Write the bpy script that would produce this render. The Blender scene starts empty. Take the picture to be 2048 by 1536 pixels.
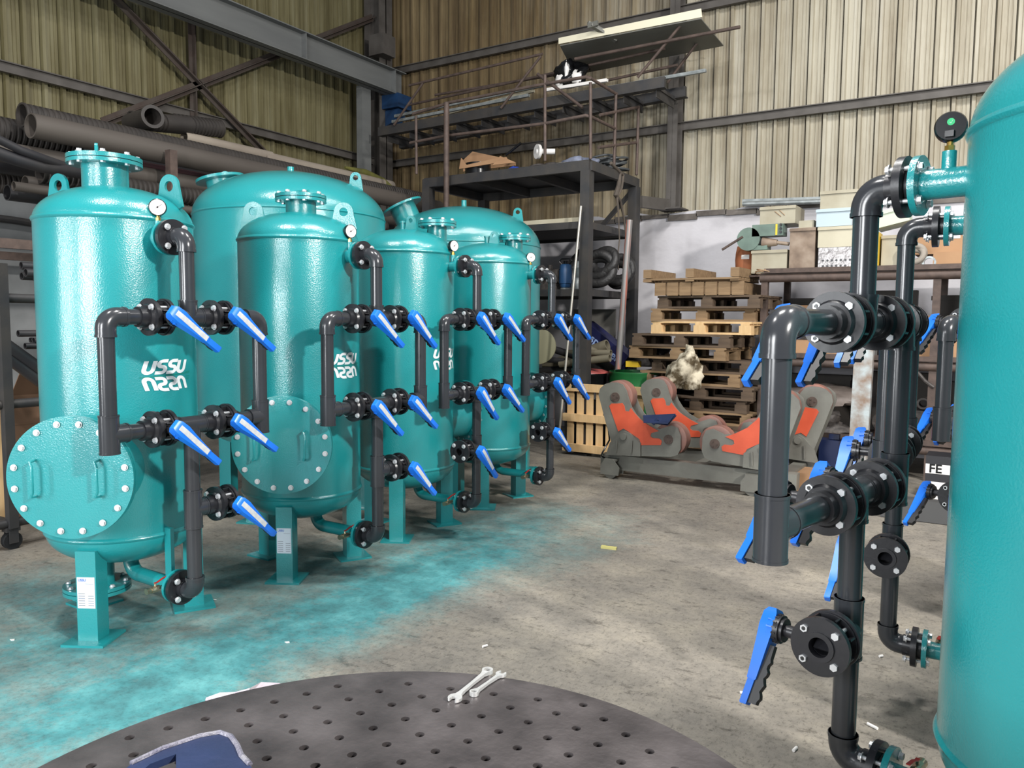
import bpy, bmesh, math, random
from mathutils import Vector, Matrix
random.seed(7)
PI = math.pi
S = bpy.context.scene
COL = S.collection
# ---------------------------------------------------------------- camera
F = 1560.0
H = 1.6
CAM = Vector((0, 0, H))
yaw, pitch, roll = [math.radians(a) for a in (-32.24, 4.70, 0.45)]
fw = Vector((math.sin(yaw)*math.cos(pitch), math.cos(yaw)*math.cos(pitch), -math.sin(pitch)))
r0 = Vector((math.cos(yaw), -math.sin(yaw), 0))
u0 = r0.cross(fw)
rt = r0*math.cos(roll)+u0*math.sin(roll)
up = u0*math.cos(roll)-r0*math.sin(roll)
cd = bpy.data.cameras.new('camera')
cam = bpy.data.objects.new('camera', cd)
COL.objects.link(cam)
cam.matrix_world = Matrix(((rt.x, up.x, -fw.x, 0), (rt.y, up.y, -fw.y, 0), (rt.z, up.z, -fw.z, H), (0, 0, 0, 1)))
cd.sensor_width = 36
cd.lens = 36*F/2048
cd.clip_start = .05
S.camera = cam
# ---------------------------------------------------------------- world, light, exposure
w = bpy.data.worlds.new('World')
S.world = w
w.use_nodes = True
w.node_tree.nodes['Background'].inputs[0].default_value = (.80, .86, 1.0, 1)
w.node_tree.nodes['Background'].inputs[1].default_value = .24
S.view_settings.view_transform = 'Standard'
S.view_settings.look = 'None'
S.view_settings.exposure = 0.0
S.view_settings.gamma = 1.0
S.view_settings.use_curve_mapping = False


def lamp(name, loc, target, sx, sy, power, col=(1, 1, 1)):
    l = bpy.data.lights.new(name, 'AREA')
    l.shape = 'RECTANGLE'
    l.size = sx
    l.size_y = sy
    l.energy = power
    l.color = col
    o = bpy.data.objects.new(name, l)
    COL.objects.link(o)
    o.location = loc
    d = Vector(target)-Vector(loc)
    o.rotation_euler = d.to_track_quat('-Z', 'Y').to_euler()
    return o


lamp('hall_area_light', (5.8, 1.2, 5.2), (-2.5, 4.5, 1.0), .4, .4, 1020, (1, .97, .93))
lamp('hall_area_light', (1.5, 5.6, 7.4), (0.8, 8.6, 1.0), .6, .6, 330, (1, .98, .95))
lamp('hall_area_light', (-3.4, 1.0, 7.6), (-3.4, 3.5, 0), .5, .5, 240, (1, .98, .96))
lamp('hall_area_light', (-1.3, 3.8, 7.8), (-1.4, 4.0, 0), 1.6, .5, 320, (1, .98, .95))  # added overhead fill, evens out the light on the floor
lamp('doorway_light', (-5.2, -3.3, 2.1), (-3.6, 3, 1.6), .30, 3.0, 210, (.95, .98, 1))
lamp('doorway_light', (-1.9, -3.5, 2.4), (-.4, 3, 1.5), 1.6, 2.4, 430, (.96, .98, 1))


# ---------------------------------------------------------------- pixel frame to world
def ray(x, y):
    return fw+rt*((x-1024)/F)-up*((y-768)/F)


def onx(x, y, X):
    d = ray(x, y)
    return CAM+d*(X/d.x)


def ony(x, y, Y):
    d = ray(x, y)
    return CAM+d*(Y/d.y)


def onz(x, y, z=0.0):
    d = ray(x, y)
    return CAM+d*((z-H)/d.z)


# ---------------------------------------------------------------- materials
def lin(c):
    return tuple(((v/255)/12.92 if v/255 <= .04045 else ((v/255+.055)/1.055)**2.4) for v in c)+(1,)


MC = {}


def mat(name, c, rough=.5, metal=0, c2=None, scale=4.0, amt=.5, bump=0, bscale=40, coat=0, stretch=(1, 1, 1), c3=None, emit=0, alpha=1, spec=.5, detail=5):
    if name in MC:
        return MC[name]
    m = bpy.data.materials.new(name)
    m.use_nodes = True
    nt = m.node_tree
    b = nt.nodes['Principled BSDF']
    b.inputs['Roughness'].default_value = rough
    b.inputs['Metallic'].default_value = metal
    b.inputs['Specular IOR Level'].default_value = spec
    b.inputs['Coat Weight'].default_value = coat
    b.inputs['Coat Roughness'].default_value = .06
    b.inputs['Base Color'].default_value = lin(c)
    tc = nt.nodes.new('ShaderNodeTexCoord')
    mp = nt.nodes.new('ShaderNodeMapping')
    mp.inputs['Scale'].default_value = stretch
    nt.links.new(tc.outputs['Object'], mp.inputs['Vector'])
    if c2:
        n = nt.nodes.new('ShaderNodeTexNoise')
        n.inputs['Scale'].default_value = scale
        n.inputs['Detail'].default_value = detail
        nt.links.new(mp.outputs[0], n.inputs['Vector'])
        r = nt.nodes.new('ShaderNodeValToRGB')
        r.color_ramp.elements[0].position = .5-amt/2
        r.color_ramp.elements[0].color = lin(c2)
        r.color_ramp.elements[1].position = .5+amt/2
        r.color_ramp.elements[1].color = lin(c)
        if c3:
            e = r.color_ramp.elements.new(.5)
            e.color = lin(c3)
        nt.links.new(n.outputs['Fac'], r.inputs['Fac'])
        nt.links.new(r.outputs['Color'], b.inputs['Base Color'])
    if bump:
        n = nt.nodes.new('ShaderNodeTexNoise')
        n.inputs['Scale'].default_value = bscale
        n.inputs['Detail'].default_value = 3
        nt.links.new(mp.outputs[0], n.inputs['Vector'])
        bp = nt.nodes.new('ShaderNodeBump')
        bp.inputs['Strength'].default_value = bump
        bp.inputs['Distance'].default_value = .01
        nt.links.new(n.outputs['Fac'], bp.inputs['Height'])
        nt.links.new(bp.outputs[0], b.inputs['Normal'])
        nt.links.new(bp.outputs[0], b.inputs['Coat Normal'])
    if alpha < 1:
        b.inputs['Alpha'].default_value = alpha
    MC[name] = m
    return m


TEAL = mat('teal_paint', (30, 140, 143), .30, 0, (26, 130, 134), 3, .6, bump=.16, bscale=150, coat=.8)
PVC = mat('dark_pvc', (52, 54, 58), .22, 0, (45, 47, 50), 5, .5)
PVCB = mat('black_flange_plastic', (30, 31, 34), .32, 0, (38, 38, 42), 9, .5, bump=.05, bscale=60)
BLUE = mat('blue_handle_plastic', (26, 108, 214), .33)
GRIP = mat('black_grip_plastic', (18, 18, 20), .4)
STRIP = mat('pale_handle_strip', (190, 192, 192), .5, 0, (172, 175, 178), 50, .4)
ZINC = mat('zinc_plated_bolt', (212, 214, 216), .32, .6)
BRASS = mat('brass', (196, 160, 84), .3, .9)
WHITE = mat('white_enamel', (225, 222, 218), .4)
BLACK = mat('black_enamel', (16, 17, 19), .25)
RED = mat('red_plastic', (170, 30, 25), .4)
RUBBER = mat('gasket_rubber', (22, 24, 26), .7)
LOGO = mat('white_print', (222, 228, 230), .5)
GREENP = mat('green_print', (10, 120, 90), .5)
INK = mat('blue_ink', (70, 110, 190), .6)
INKG = mat('grey_ink', (95, 100, 110), .6)
PLATE = mat('aluminium_nameplate', (205, 212, 222), .4, .1)
STEELD = mat('dark_painted_steel', (48, 50, 54), .55, .2, (70, 66, 62), 5, .5, bump=.1)
STEELG = mat('grey_beam_paint', (112, 114, 112), .6, 0, (90, 92, 92), 2.5, .6, bump=.05, stretch=(1, .3, 2))
GALV = mat('galvanised_steel', (165, 170, 170), .4, .5, (120, 126, 126), 14, .5)
RUSTY = mat('rusty_tube', (98, 82, 74), .65, .2, (62, 52, 48), 12, .6, bump=.15)
GIRT = mat('grey_brown_girt', (92, 88, 84), .6, .1, (66, 62, 58), 5, .6)
PIPEG = mat('dusty_grey_pvc', (88, 82, 76), .6, 0, (66, 60, 55), 3, .6, stretch=(1, .25, 1))
PIPEL = mat('pale_dusty_pipe', (160, 150, 136), .6, 0, (118, 108, 98), 4, .6, stretch=(1, .3, 1))
CORR = mat('black_corrugated_pipe', (58, 53, 49), .6, 0, (42, 39, 37), 4, .5)
PIPEB = mat('black_polyethylene', (38, 38, 42), .45, 0, (52, 50, 50), 4, .5)
WOOD = mat('pallet_wood', (150, 124, 92), .75, 0, (104, 82, 58), 6, .7, bump=.2, bscale=30, stretch=(.5, 4, 4))
WOODD = mat('weathered_pallet_wood', (104, 86, 68), .8, 0, (66, 54, 44), 6, .7, bump=.2, bscale=30, stretch=(.5, 4, 4))
WOODL = mat('fresh_pallet_wood', (222, 190, 144), .7, 0, (192, 156, 108), 6, .7, bump=.15, bscale=30, stretch=(3, 3, .5))
CARD = mat('cardboard', (168, 132, 98), .8, 0, (144, 110, 80), 3, .6)
BEIGE = mat('beige_cabinet_paint', (172, 167, 148), .5, 0, (138, 128, 106), 3.5, .6)
CREAM = mat('cream_cabinet_paint', (190, 184, 162), .5, 0, (166, 158, 136), 3, .6)
PALEB = mat('pale_blue_cabinet_paint', (170, 186, 194), .45)
BROWNC = mat('rust_stained_cabinet', (150, 134, 118), .6, 0, (92, 76, 64), 6, .4, c3=(128, 110, 94))
GREENG = mat('grey_green_machine_paint', (110, 132, 120), .5, 0, (84, 100, 92), 6, .5)
FOIL = mat('crumpled_silver_foil', (170, 166, 164), .3, .6, (120, 116, 116), 14, .6, bump=.8, bscale=18)
DRUMG = mat('green_drum_paint', (30, 104, 52), .4, 0, (24, 82, 44), 4, .5)
ROLG = mat('grey_roller_paint', (116, 116, 108), .5, 0, (96, 94, 88), 6, .6, bump=.08)
ROLO = mat('orange_roller_panel', (206, 88, 58), .5, 0, (186, 72, 46), 7, .6)
ROLW = mat('roller_tyre', (96, 80, 76), .6, 0, (150, 98, 82), 5, .5)
TABLE = mat('welding_table_steel', (108, 102, 102), .45, .5, (46, 43, 44), 6, .5, c3=(82, 77, 77), bump=.12, bscale=80, detail=12)
CHROME = mat('chrome_vanadium', (214, 214, 212), .34, .55)
DBLUE = mat('dark_blue_painted_steel', (40, 54, 92), .45, .1, (30, 40, 66), 6, .6, bump=.15, bscale=50)
GRIND = mat('worn_metal_edge', (150, 148, 152), .5, .3, (90, 88, 110), 40, .6, bump=.5, bscale=120)
BAGW = mat('white_plastic_bag', (226, 218, 224), .4, 0, (196, 184, 196), 12, .6, bump=.6, bscale=25)
SHEET = mat('grey_metal_sheet', (112, 112, 106), .5, .1, (92, 92, 86), 2, .6)
SHEETE = mat('pale_sheet_edge', (214, 208, 184), .55)
HOSE = mat('grey_black_hose', (74, 78, 80), .5, 0, (52, 54, 56), 9, .5)
PUMPB = mat('blue_pump_paint', (42, 84, 128), .45, 0, (34, 66, 102), 6, .6)
DARKB = mat('dark_navy_box', (28, 32, 76), .5)
CANVAS = mat('dirty_canvas', (190, 180, 158), .8, 0, (70, 58, 36), 9, .18, bump=.9, bscale=10)
SCRAP = mat('dark_scrap_metal', (48, 46, 46), .6, .3, (84, 78, 74), 20, .5, bump=.6, bscale=25)
YEL = mat('yellow_paint', (228, 190, 50), .5)
BLUEC = mat('blue_bracket_paint', (24, 58, 96), .5, 0, (18, 42, 70), 5, .5)
LENS = mat('dial_face', (228, 220, 216), .25)


# ---------------------------------------------------------------- mesh kit
class G:
    def __init__(s):
        s.v = []
        s.f = []
        s.M = Matrix()

    def add(s, vs, fs):
        b = len(s.v)
        s.v += [s.M @ Vector(v) for v in vs]
        s.f += [[b+i for i in f] for f in fs]

    def box(s, c, d, rz=0, R=None):
        x, y, z = [a/2 for a in d]
        vs = [Vector((i*x, j*y, k*z)) for k in (-1, 1) for j in (-1, 1) for i in (-1, 1)]
        Q = R or Matrix.Rotation(rz, 3, 'Z')
        s.add([Q @ v+Vector(c) for v in vs], [(0, 2, 3, 1), (4, 5, 7, 6), (0, 1, 5, 4), (2, 6, 7, 3), (0, 4, 6, 2), (1, 3, 7, 5)])

    def bar(s, p, q, a, b=None, upv=(0, 0, 1)):
        p = Vector(p)
        q = Vector(q)
        d = q-p
        L = d.length
        d.normalize()
        U = Vector(upv)
        if abs(d.dot(U)) > .98:
            U = Vector((1, 0, 0))
        X = d.cross(U).normalized()
        Z = X.cross(d)
        R = Matrix((X, d, Z)).transposed()
        s.box((p+q)/2, (a, L, b or a), R=R)

    def frame(s, d):
        d = Vector(d).normalized()
        U = Vector((0, 0, 1)) if abs(d.z) < .9 else Vector((1, 0, 0))
        X = d.cross(U).normalized()
        return X, d.cross(X), d

    def cyl(s, p, q, r, r2=None, n=24, cap=True, rot=0):
        p = Vector(p)
        q = Vector(q)
        r2 = r if r2 is None else r2
        X, Y, d = s.frame(q-p)
        vs = []
        for c, rr in ((p, r), (q, r2)):
            for i in range(n):
                a = 2*PI*i/n+rot
                vs.append(c+X*(rr*math.cos(a))+Y*(rr*math.sin(a)))
        fs = [(i, (i+1) % n, n+(i+1) % n, n+i) for i in range(n)]
        if cap:
            fs += [tuple(range(n-1, -1, -1)), tuple(range(n, 2*n))]
        s.add(vs, fs)

    def lathe(s, prof, o=(0, 0, 0), d=(0, 0, 1), n=32, closed=False):
        o = Vector(o)
        X, Y, Z = s.frame(d)
        vs = []
        m = len(prof)
        for r, z in prof:
            for i in range(n):
                a = 2*PI*i/n
                vs.append(o+X*(max(r, 1e-4)*math.cos(a))+Y*(max(r, 1e-4)*math.sin(a))+Z*z)
        fs = []
        for k in range(m if closed else m-1):
            k2 = (k+1) % m
            for i in range(n):
                j = (i+1) % n
                fs.append((k*n+i, k*n+j, k2*n+j, k2*n+i))
        s.add(vs, fs)

    def ring(s, p, q, ro, ri, n=24):
        L = (Vector(q)-Vector(p)).length
        s.lathe([(ri, 0), (ro, 0), (ro, L), (ri, L)], p, Vector(q)-Vector(p), n, True)

    def path(s, pts, r, n=12, cap=True, closed=False):
        pts = [Vector(p) for p in pts]
        m = len(pts)
        rs = r if isinstance(r, (list, tuple)) else [r]*m
        T = []
        for i in range(m):
            a = pts[(i-1) % m] if (i or closed) else pts[0]
            b = pts[(i+1) % m] if (i < m-1 or closed) else pts[-1]
            T.append((b-a).normalized())
        U = Vector((0, 0, 1)) if abs(T[0].z) < .9 else Vector((1, 0, 0))
        X = T[0].cross(U).normalized()
        vs = []
        for i in range(m):
            X = (X-T[i]*X.dot(T[i]))
            X = X.normalized() if X.length > 1e-6 else T[i].orthogonal().normalized()
            Y = T[i].cross(X)
            for k in range(n):
                a = 2*PI*k/n
                vs.append(pts[i]+X*(rs[i]*math.cos(a))+Y*(rs[i]*math.sin(a)))
        fs = []
        for i in range(m if closed else m-1):
            i2 = (i+1) % m
            for k in range(n):
                k2 = (k+1) % n
                fs.append((i*n+k, i*n+k2, i2*n+k2, i2*n+k))
        if cap and not closed:
            fs += [tuple(range(n-1, -1, -1)), tuple(range((m-1)*n, m*n))]
        s.add(vs, fs)

    def prism(s, pts, off):
        pts = [Vector(p) for p in pts]
        n = len(pts)
        off = Vector(off)
        s.add(pts+[p+off for p in pts], [tuple(range(n-1, -1, -1)), tuple(range(n, 2*n))]+[(i, (i+1) % n, n+(i+1) % n, n+i) for i in range(n)])

    def loft(s, secs):
        """secs: list of quads (4 points each)"""
        vs = [Vector(p) for q in secs for p in q]
        fs = [(3, 2, 1, 0)]
        m = len(secs)
        for i in range(m-1):
            for k in range(4):
                k2 = (k+1) % 4
                fs.append((i*4+k, i*4+k2, i*4+4+k2, i*4+4+k))
        b = (m-1)*4
        fs.append((b, b+1, b+2, b+3))
        s.add(vs, fs)

    def quad(s, a, b, c, d):
        s.add([a, b, c, d], [(0, 1, 2, 3)])

    def mesh(s, name, m, ang=35, fix=True):
        me = bpy.data.meshes.new(name)
        me.from_pydata([tuple(v) for v in s.v], [], s.f)
        if fix:
            bm = bmesh.new()
            bm.from_mesh(me)
            bmesh.ops.recalc_face_normals(bm, faces=bm.faces)
            bm.to_mesh(me)
            bm.free()
        if m:
            me.materials.append(m)
        me.shade_smooth()
        me.set_sharp_from_angle(angle=math.radians(ang))
        return me


CACHE = {}


def part(name, m, parent=None, fn=None, key=None, loc=None, rot=None, ang=35, g=None, label=None):
    """fn(G) fills the mesh; key shares the mesh between equal parts"""
    k = (name, key, m.name) if key is not None else None
    me = CACHE.get(k) if k else None
    if me is None:
        gg = g or G()
        if fn:
            fn(gg)
        me = gg.mesh(name, m, ang)
        if k:
            CACHE[k] = me
    o = bpy.data.objects.new(name, me)
    COL.objects.link(o)
    if parent:
        o.parent = parent
    if loc is not None:
        o.location = loc
    if rot is not None:
        o.rotation_euler = rot
    if label:
        o['label'] = label
    return o


def empty(name, loc=(0, 0, 0), rz=0):
    o = bpy.data.objects.new(name, None)
    COL.objects.link(o)
    o.empty_display_size = .1
    o.location = loc
    o.rotation_euler = (0, 0, rz)
    return o


def tag(o, label, cat=None, group=None, kind=None):
    o['label'] = label
    if cat:
        o['category'] = cat
    if group:
        o['group'] = group
    if kind:
        o['kind'] = kind
    return o


def arc(c, r, a0, a1, n, fx, fy):
    c = Vector(c)
    fx = Vector(fx)
    fy = Vector(fy)
    return [c+fx*(r*math.cos(a0+(a1-a0)*i/n))+fy*(r*math.sin(a0+(a1-a0)*i/n)) for i in range(n+1)]


def bolt(parent, c, d, L, r=.0085, nut=True, key='b', name='bolt'):
    """through bolt centred on c along d: hex head, shank, nut and threaded end"""
    X = Vector(d).normalized()

    def fn(g):
        g.cyl((0, 0, -L/2), (0, 0, L/2), r*.55, n=10)
        g.cyl((0, 0, L/2-.001), (0, 0, L/2+r*.75), r, n=6)
        g.cyl((0, 0, L/2-r*.25), (0, 0, L/2), r*1.35, n=14)
        if nut:
            g.cyl((0, 0, -L/2), (0, 0, -L/2+r*.8), r, n=6)
            g.cyl((0, 0, -L/2+r*.8), (0, 0, -L/2+r), r*1.35, n=14)
    o = part(name, ZINC, parent, fn, (key, round(L, 4), r, nut), ang=30)
    o.location = c
    o.rotation_euler = X.to_track_quat('Z', 'Y').to_euler()
    return o


# ---------------------------------------------------------------- filter tanks
ZU, ZL, Z5, ZE, ZD = 1.60, 1.08, .665, 1.985, .25
V = Vector


def tube_elbow(g, c, d1, d2, r, L, b):
    c, d1, d2 = V(c), V(d1), V(d2)
    R = r*1.2
    cc = c+d1*b+d2*b
    pts = [c+d1*L, c+d1*(b+.002)]+[cc-d2*(b*math.cos(t))-d1*(b*math.sin(t)) for t in [PI/2*i/8 for i in range(9)]]+[c+d2*(b+.002), c+d2*L]
    g.path(pts, R, 20)
    for d in (d1, d2):
        g.ring(c+d*(L-.012), c+d*L, R*1.05, r*.98, 20)


def tube_tee(g, c, ax, br, r, L, Lb=None):
    c, ax, br = V(c), V(ax), V(br)
    R = r*1.2
    g.cyl(c-ax*L, c+ax*L, R, n=24)
    g.cyl(c, c+br*(Lb or L), R, n=24)
    for d, l in ((ax, L), (-ax, L), (br, Lb or L)):
        g.ring(c+d*(l-.008), c+d*l, R*1.04, r*.98, 24)


def valve(tank, MF, s, z, r, R, ang, key, open_side=0):
    """butterfly valve on a pipe running along local y, stem towards local +x"""
    def body(g):
        for sg in (-1, 1):
            f0, f1 = .031*sg, .047*sg
            if open_side == sg:
                g.ring((0, f0, 0), (0, f1, 0), R, r*.82, 36)
                g.ring((0, f1, 0), (0, f1+.006*sg, 0), r*1.22, r*.82, 28)
            else:
                g.cyl((0, f0, 0), (0, f1, 0), R, n=36)
                g.cyl((0, f1, 0), (0, f1+.012*sg, 0), r*1.75, r*1.55, n=28)
                g.cyl((0, f1+.012*sg, 0), (0, f1+.05*sg, 0), r*1.3, n=28)
        g.ring((0, -.024, 0), (0, .024, 0), R*.72, r*.84, 32)
        g.ring((0, -.026, 0), (0, -.021, 0), R*.93, R*.7, 32)
        g.ring((0, .021, 0), (0, .026, 0), R*.93, R*.7, 32)
        for i in range(8):
            a = 2*PI*(i+.5)/8
            g.box((R*.84*math.cos(a), 0, R*.84*math.sin(a)), (.02, .03, .006), R=Matrix.Rotation(-a, 3, 'Y'))
        g.cyl((R*.7, 0, 0), (R+.045, 0, 0), .019, n=16)
        g.cyl((R+.036, 0, 0), (R+.046, 0, 0), .036, n=20)
        g.cyl((R+.046, 0, 0), (R+.062, 0, 0), .043, n=24)
        for i in range(16):
            a = 2*PI*i/16
            g.box((R+.058, .043*math.cos(a), .043*math.sin(a)), (.012, .005, .005), R=Matrix.Rotation(a, 3, 'X'))
        g.box((0, 0, 0), (r*1.5, .006, r*1.5), R=Matrix.Rotation(math.radians(55), 3, 'X'))
    v = part('valve', PVCB, tank, body, (key, r, R, open_side))
    v.matrix_basis = MF @ Matrix.Translation((0, s, z))
    for i in range(4):
        a = PI/4+PI/2*i
        bolt(v, (R*.745*math.cos(a), 0, R*.745*math.sin(a)), (0, 1 if i % 2 else -1, 0) if False else (0, -1, 0), .110, .0115)
    x0 = R+.062

    def quad(u, w0, w1, h):
        return [(x0+w0, -h, 0), (x0+w0, h, 0), (x0+w1, h, 0), (x0+w1, -h, 0)]

    def arm(g):
        # along local +z of the arm frame: u = distance from the stem
        secs = []
        for u, w0, w1, h in ((-.055, .008, .034, .024), (-.040, .0, .043, .034), (.0, -.002, .047, .037), (.05, .006, .048, .030), (.12, .016, .050, .022), (.165, .022, .052, .018), (.168, .026, .049, .0165), (.238, .034, .057, .0165), (.243, .036, .055, .015)):
            secs.append([(x0+w0, -h, u), (x0+w0, h, u), (x0+w1, h*.82, u), (x0+w1, -h*.82, u)])
        g.loft(secs)
        g.cyl((x0-.002, 0, 0), (x0+.022, 0, 0), .037, .033, n=24)
        for i in range(10):
            a = PI*.15+PI*1.7*i/9-PI/2
            g.box((x0+.012, .037*math.cos(a), .037*math.sin(a)), (.02, .004, .004), R=Matrix.Rotation(a, 3, 'X'))
    def strip(g):
        g.loft([[(x0+w, -h, u), (x0+w, h, u), (x0+w+.0015, h, u), (x0+w+.0015, -h, u)] for u, w, h in ((-.034, .043, .0125), (.0, .047, .0125), (.05, .048, .0125), (.12, .050, .0125), (.158, .0515, .0125))])
    def grip(g):
        secs = []
        for i in range(19):
            u = .055+.18*i/18
            wv = .004*math.sin(u*170) if u > .1 else 0
            t = (u-.055)/.18
            secs.append([(x0-.008+.012*t+wv*1.0, -.011, u), (x0-.008+.012*t+wv, .011, u), (x0+.012+.024*t, .011, u), (x0+.012+.024*t, -.011, u)])
        g.loft(secs)
    Rm = Matrix.Rotation(ang-PI/2, 4, 'X')
    for nm, m, fn in (('handle', BLUE, arm), ('handle_label', STRIP, strip), ('handle_grip', GRIP, grip)):
        o = part(nm, m, v, fn, (key, r, R))
        o.matrix_basis = Rm
    return v


def lug(g, w, h, t, hr, base=.03):
    """lifting lug in the xz plane, foot at z=0, eye near the top"""
    n = 28
    cz = h-w*.42
    inner = []
    outer = []
    for i in range(n):
        a = 2*PI*i/n
        ca, sa = math.cos(a), math.sin(a)
        inner.append((hr*ca, hr*sa+cz))
        if sa >= -.05:
            outer.append((w*.42*ca, w*.42*sa+cz))
        else:
            bx_, tx_ = w*.60, w*.42
            kb = (cz+base)/(-sa)
            den = abs(ca)+(bx_-tx_)/(cz+base)*sa
            ks = tx_/den if den > 1e-6 else 1e9
            k = min(kb, ks)
            outer.append((ca*k, sa*k+cz))
    vs = []
    for y in (-t/2, t/2):
        vs += [(x, y, z) for x, z in inner]+[(x, y, z) for x, z in outer]
    fs = []
    for i in range(n):
        j = (i+1) % n
        fs.append((i, j, n+j, n+i))
        fs.append((2*n+i, 2*n+j, 3*n+j, 3*n+i))
        fs.append((i, j, 2*n+j, 2*n+i))
        fs.append((n+i, n+j, 3*n+j, 3*n+i))
    g.add(vs, fs)


def letter_ribbons():
    """stroke paths of the company mark, unit height 1"""
    def U(x):
        return [(x, 1), (x, .32)]+[(x+.27-.27*math.cos(t), .32-.30*math.sin(t)) for t in [PI*i/10 for i in range(1, 10)]]+[(x+.54, .32), (x+.54, 1)]

    def Sx(x):
        p = []
        p.append((x+.60, .98))
        p.append((x+.27, .98))
        p += [(x+.27-.23*math.sin(t), .745+.235*math.cos(t)) for t in [PI*i/8 for i in range(1, 8)]]
        p.append((x+.29, .51))
        p += [(x+.31+.23*math.sin(t), .26+.25*math.cos(t)) for t in [PI*i/8 for i in range(1, 8)]]
        p.append((x+.29, .02))
        p.append((x-.06, .02))
        return p
    return [U(0), Sx(.78), Sx(1.52), U(2.28)]


def ribbon(pts, w):
    n = len(pts)
    out = []
    for i in range(n):
        a = V(pts[max(i-1, 0)])
        b = V(pts[min(i+1, n-1)])
        d = (b-a).normalized()
        nn = V((-d.y, d.x))
        p = V(pts[i])
        out.append((p+nn*w/2, p-nn*w/2))
    return out


def mark(g, flip, hgt, R, zc, gap):
    for st in letter_ribbons():
        q = ribbon(st, .27)
        vs = []
        for a, b in q:
            for p in (a, b):
                x = p.x-1.41+.26*(p.y)-.12
                z = (p.y*hgt+gap)
                if flip:
                    x = p.x-1.41+.26*(p.y)-.12
                    z = -z
                y = x*hgt*1.36
                a_ = y/R
                vs.append(((R+.002)*math.cos(a_), (R+.002)*math.sin(a_), zc+z))
        fs = [(2*i, 2*i+1, 2*i+3, 2*i+2) for i in range(len(q)-1)]
        g.add(vs, fs)


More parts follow.
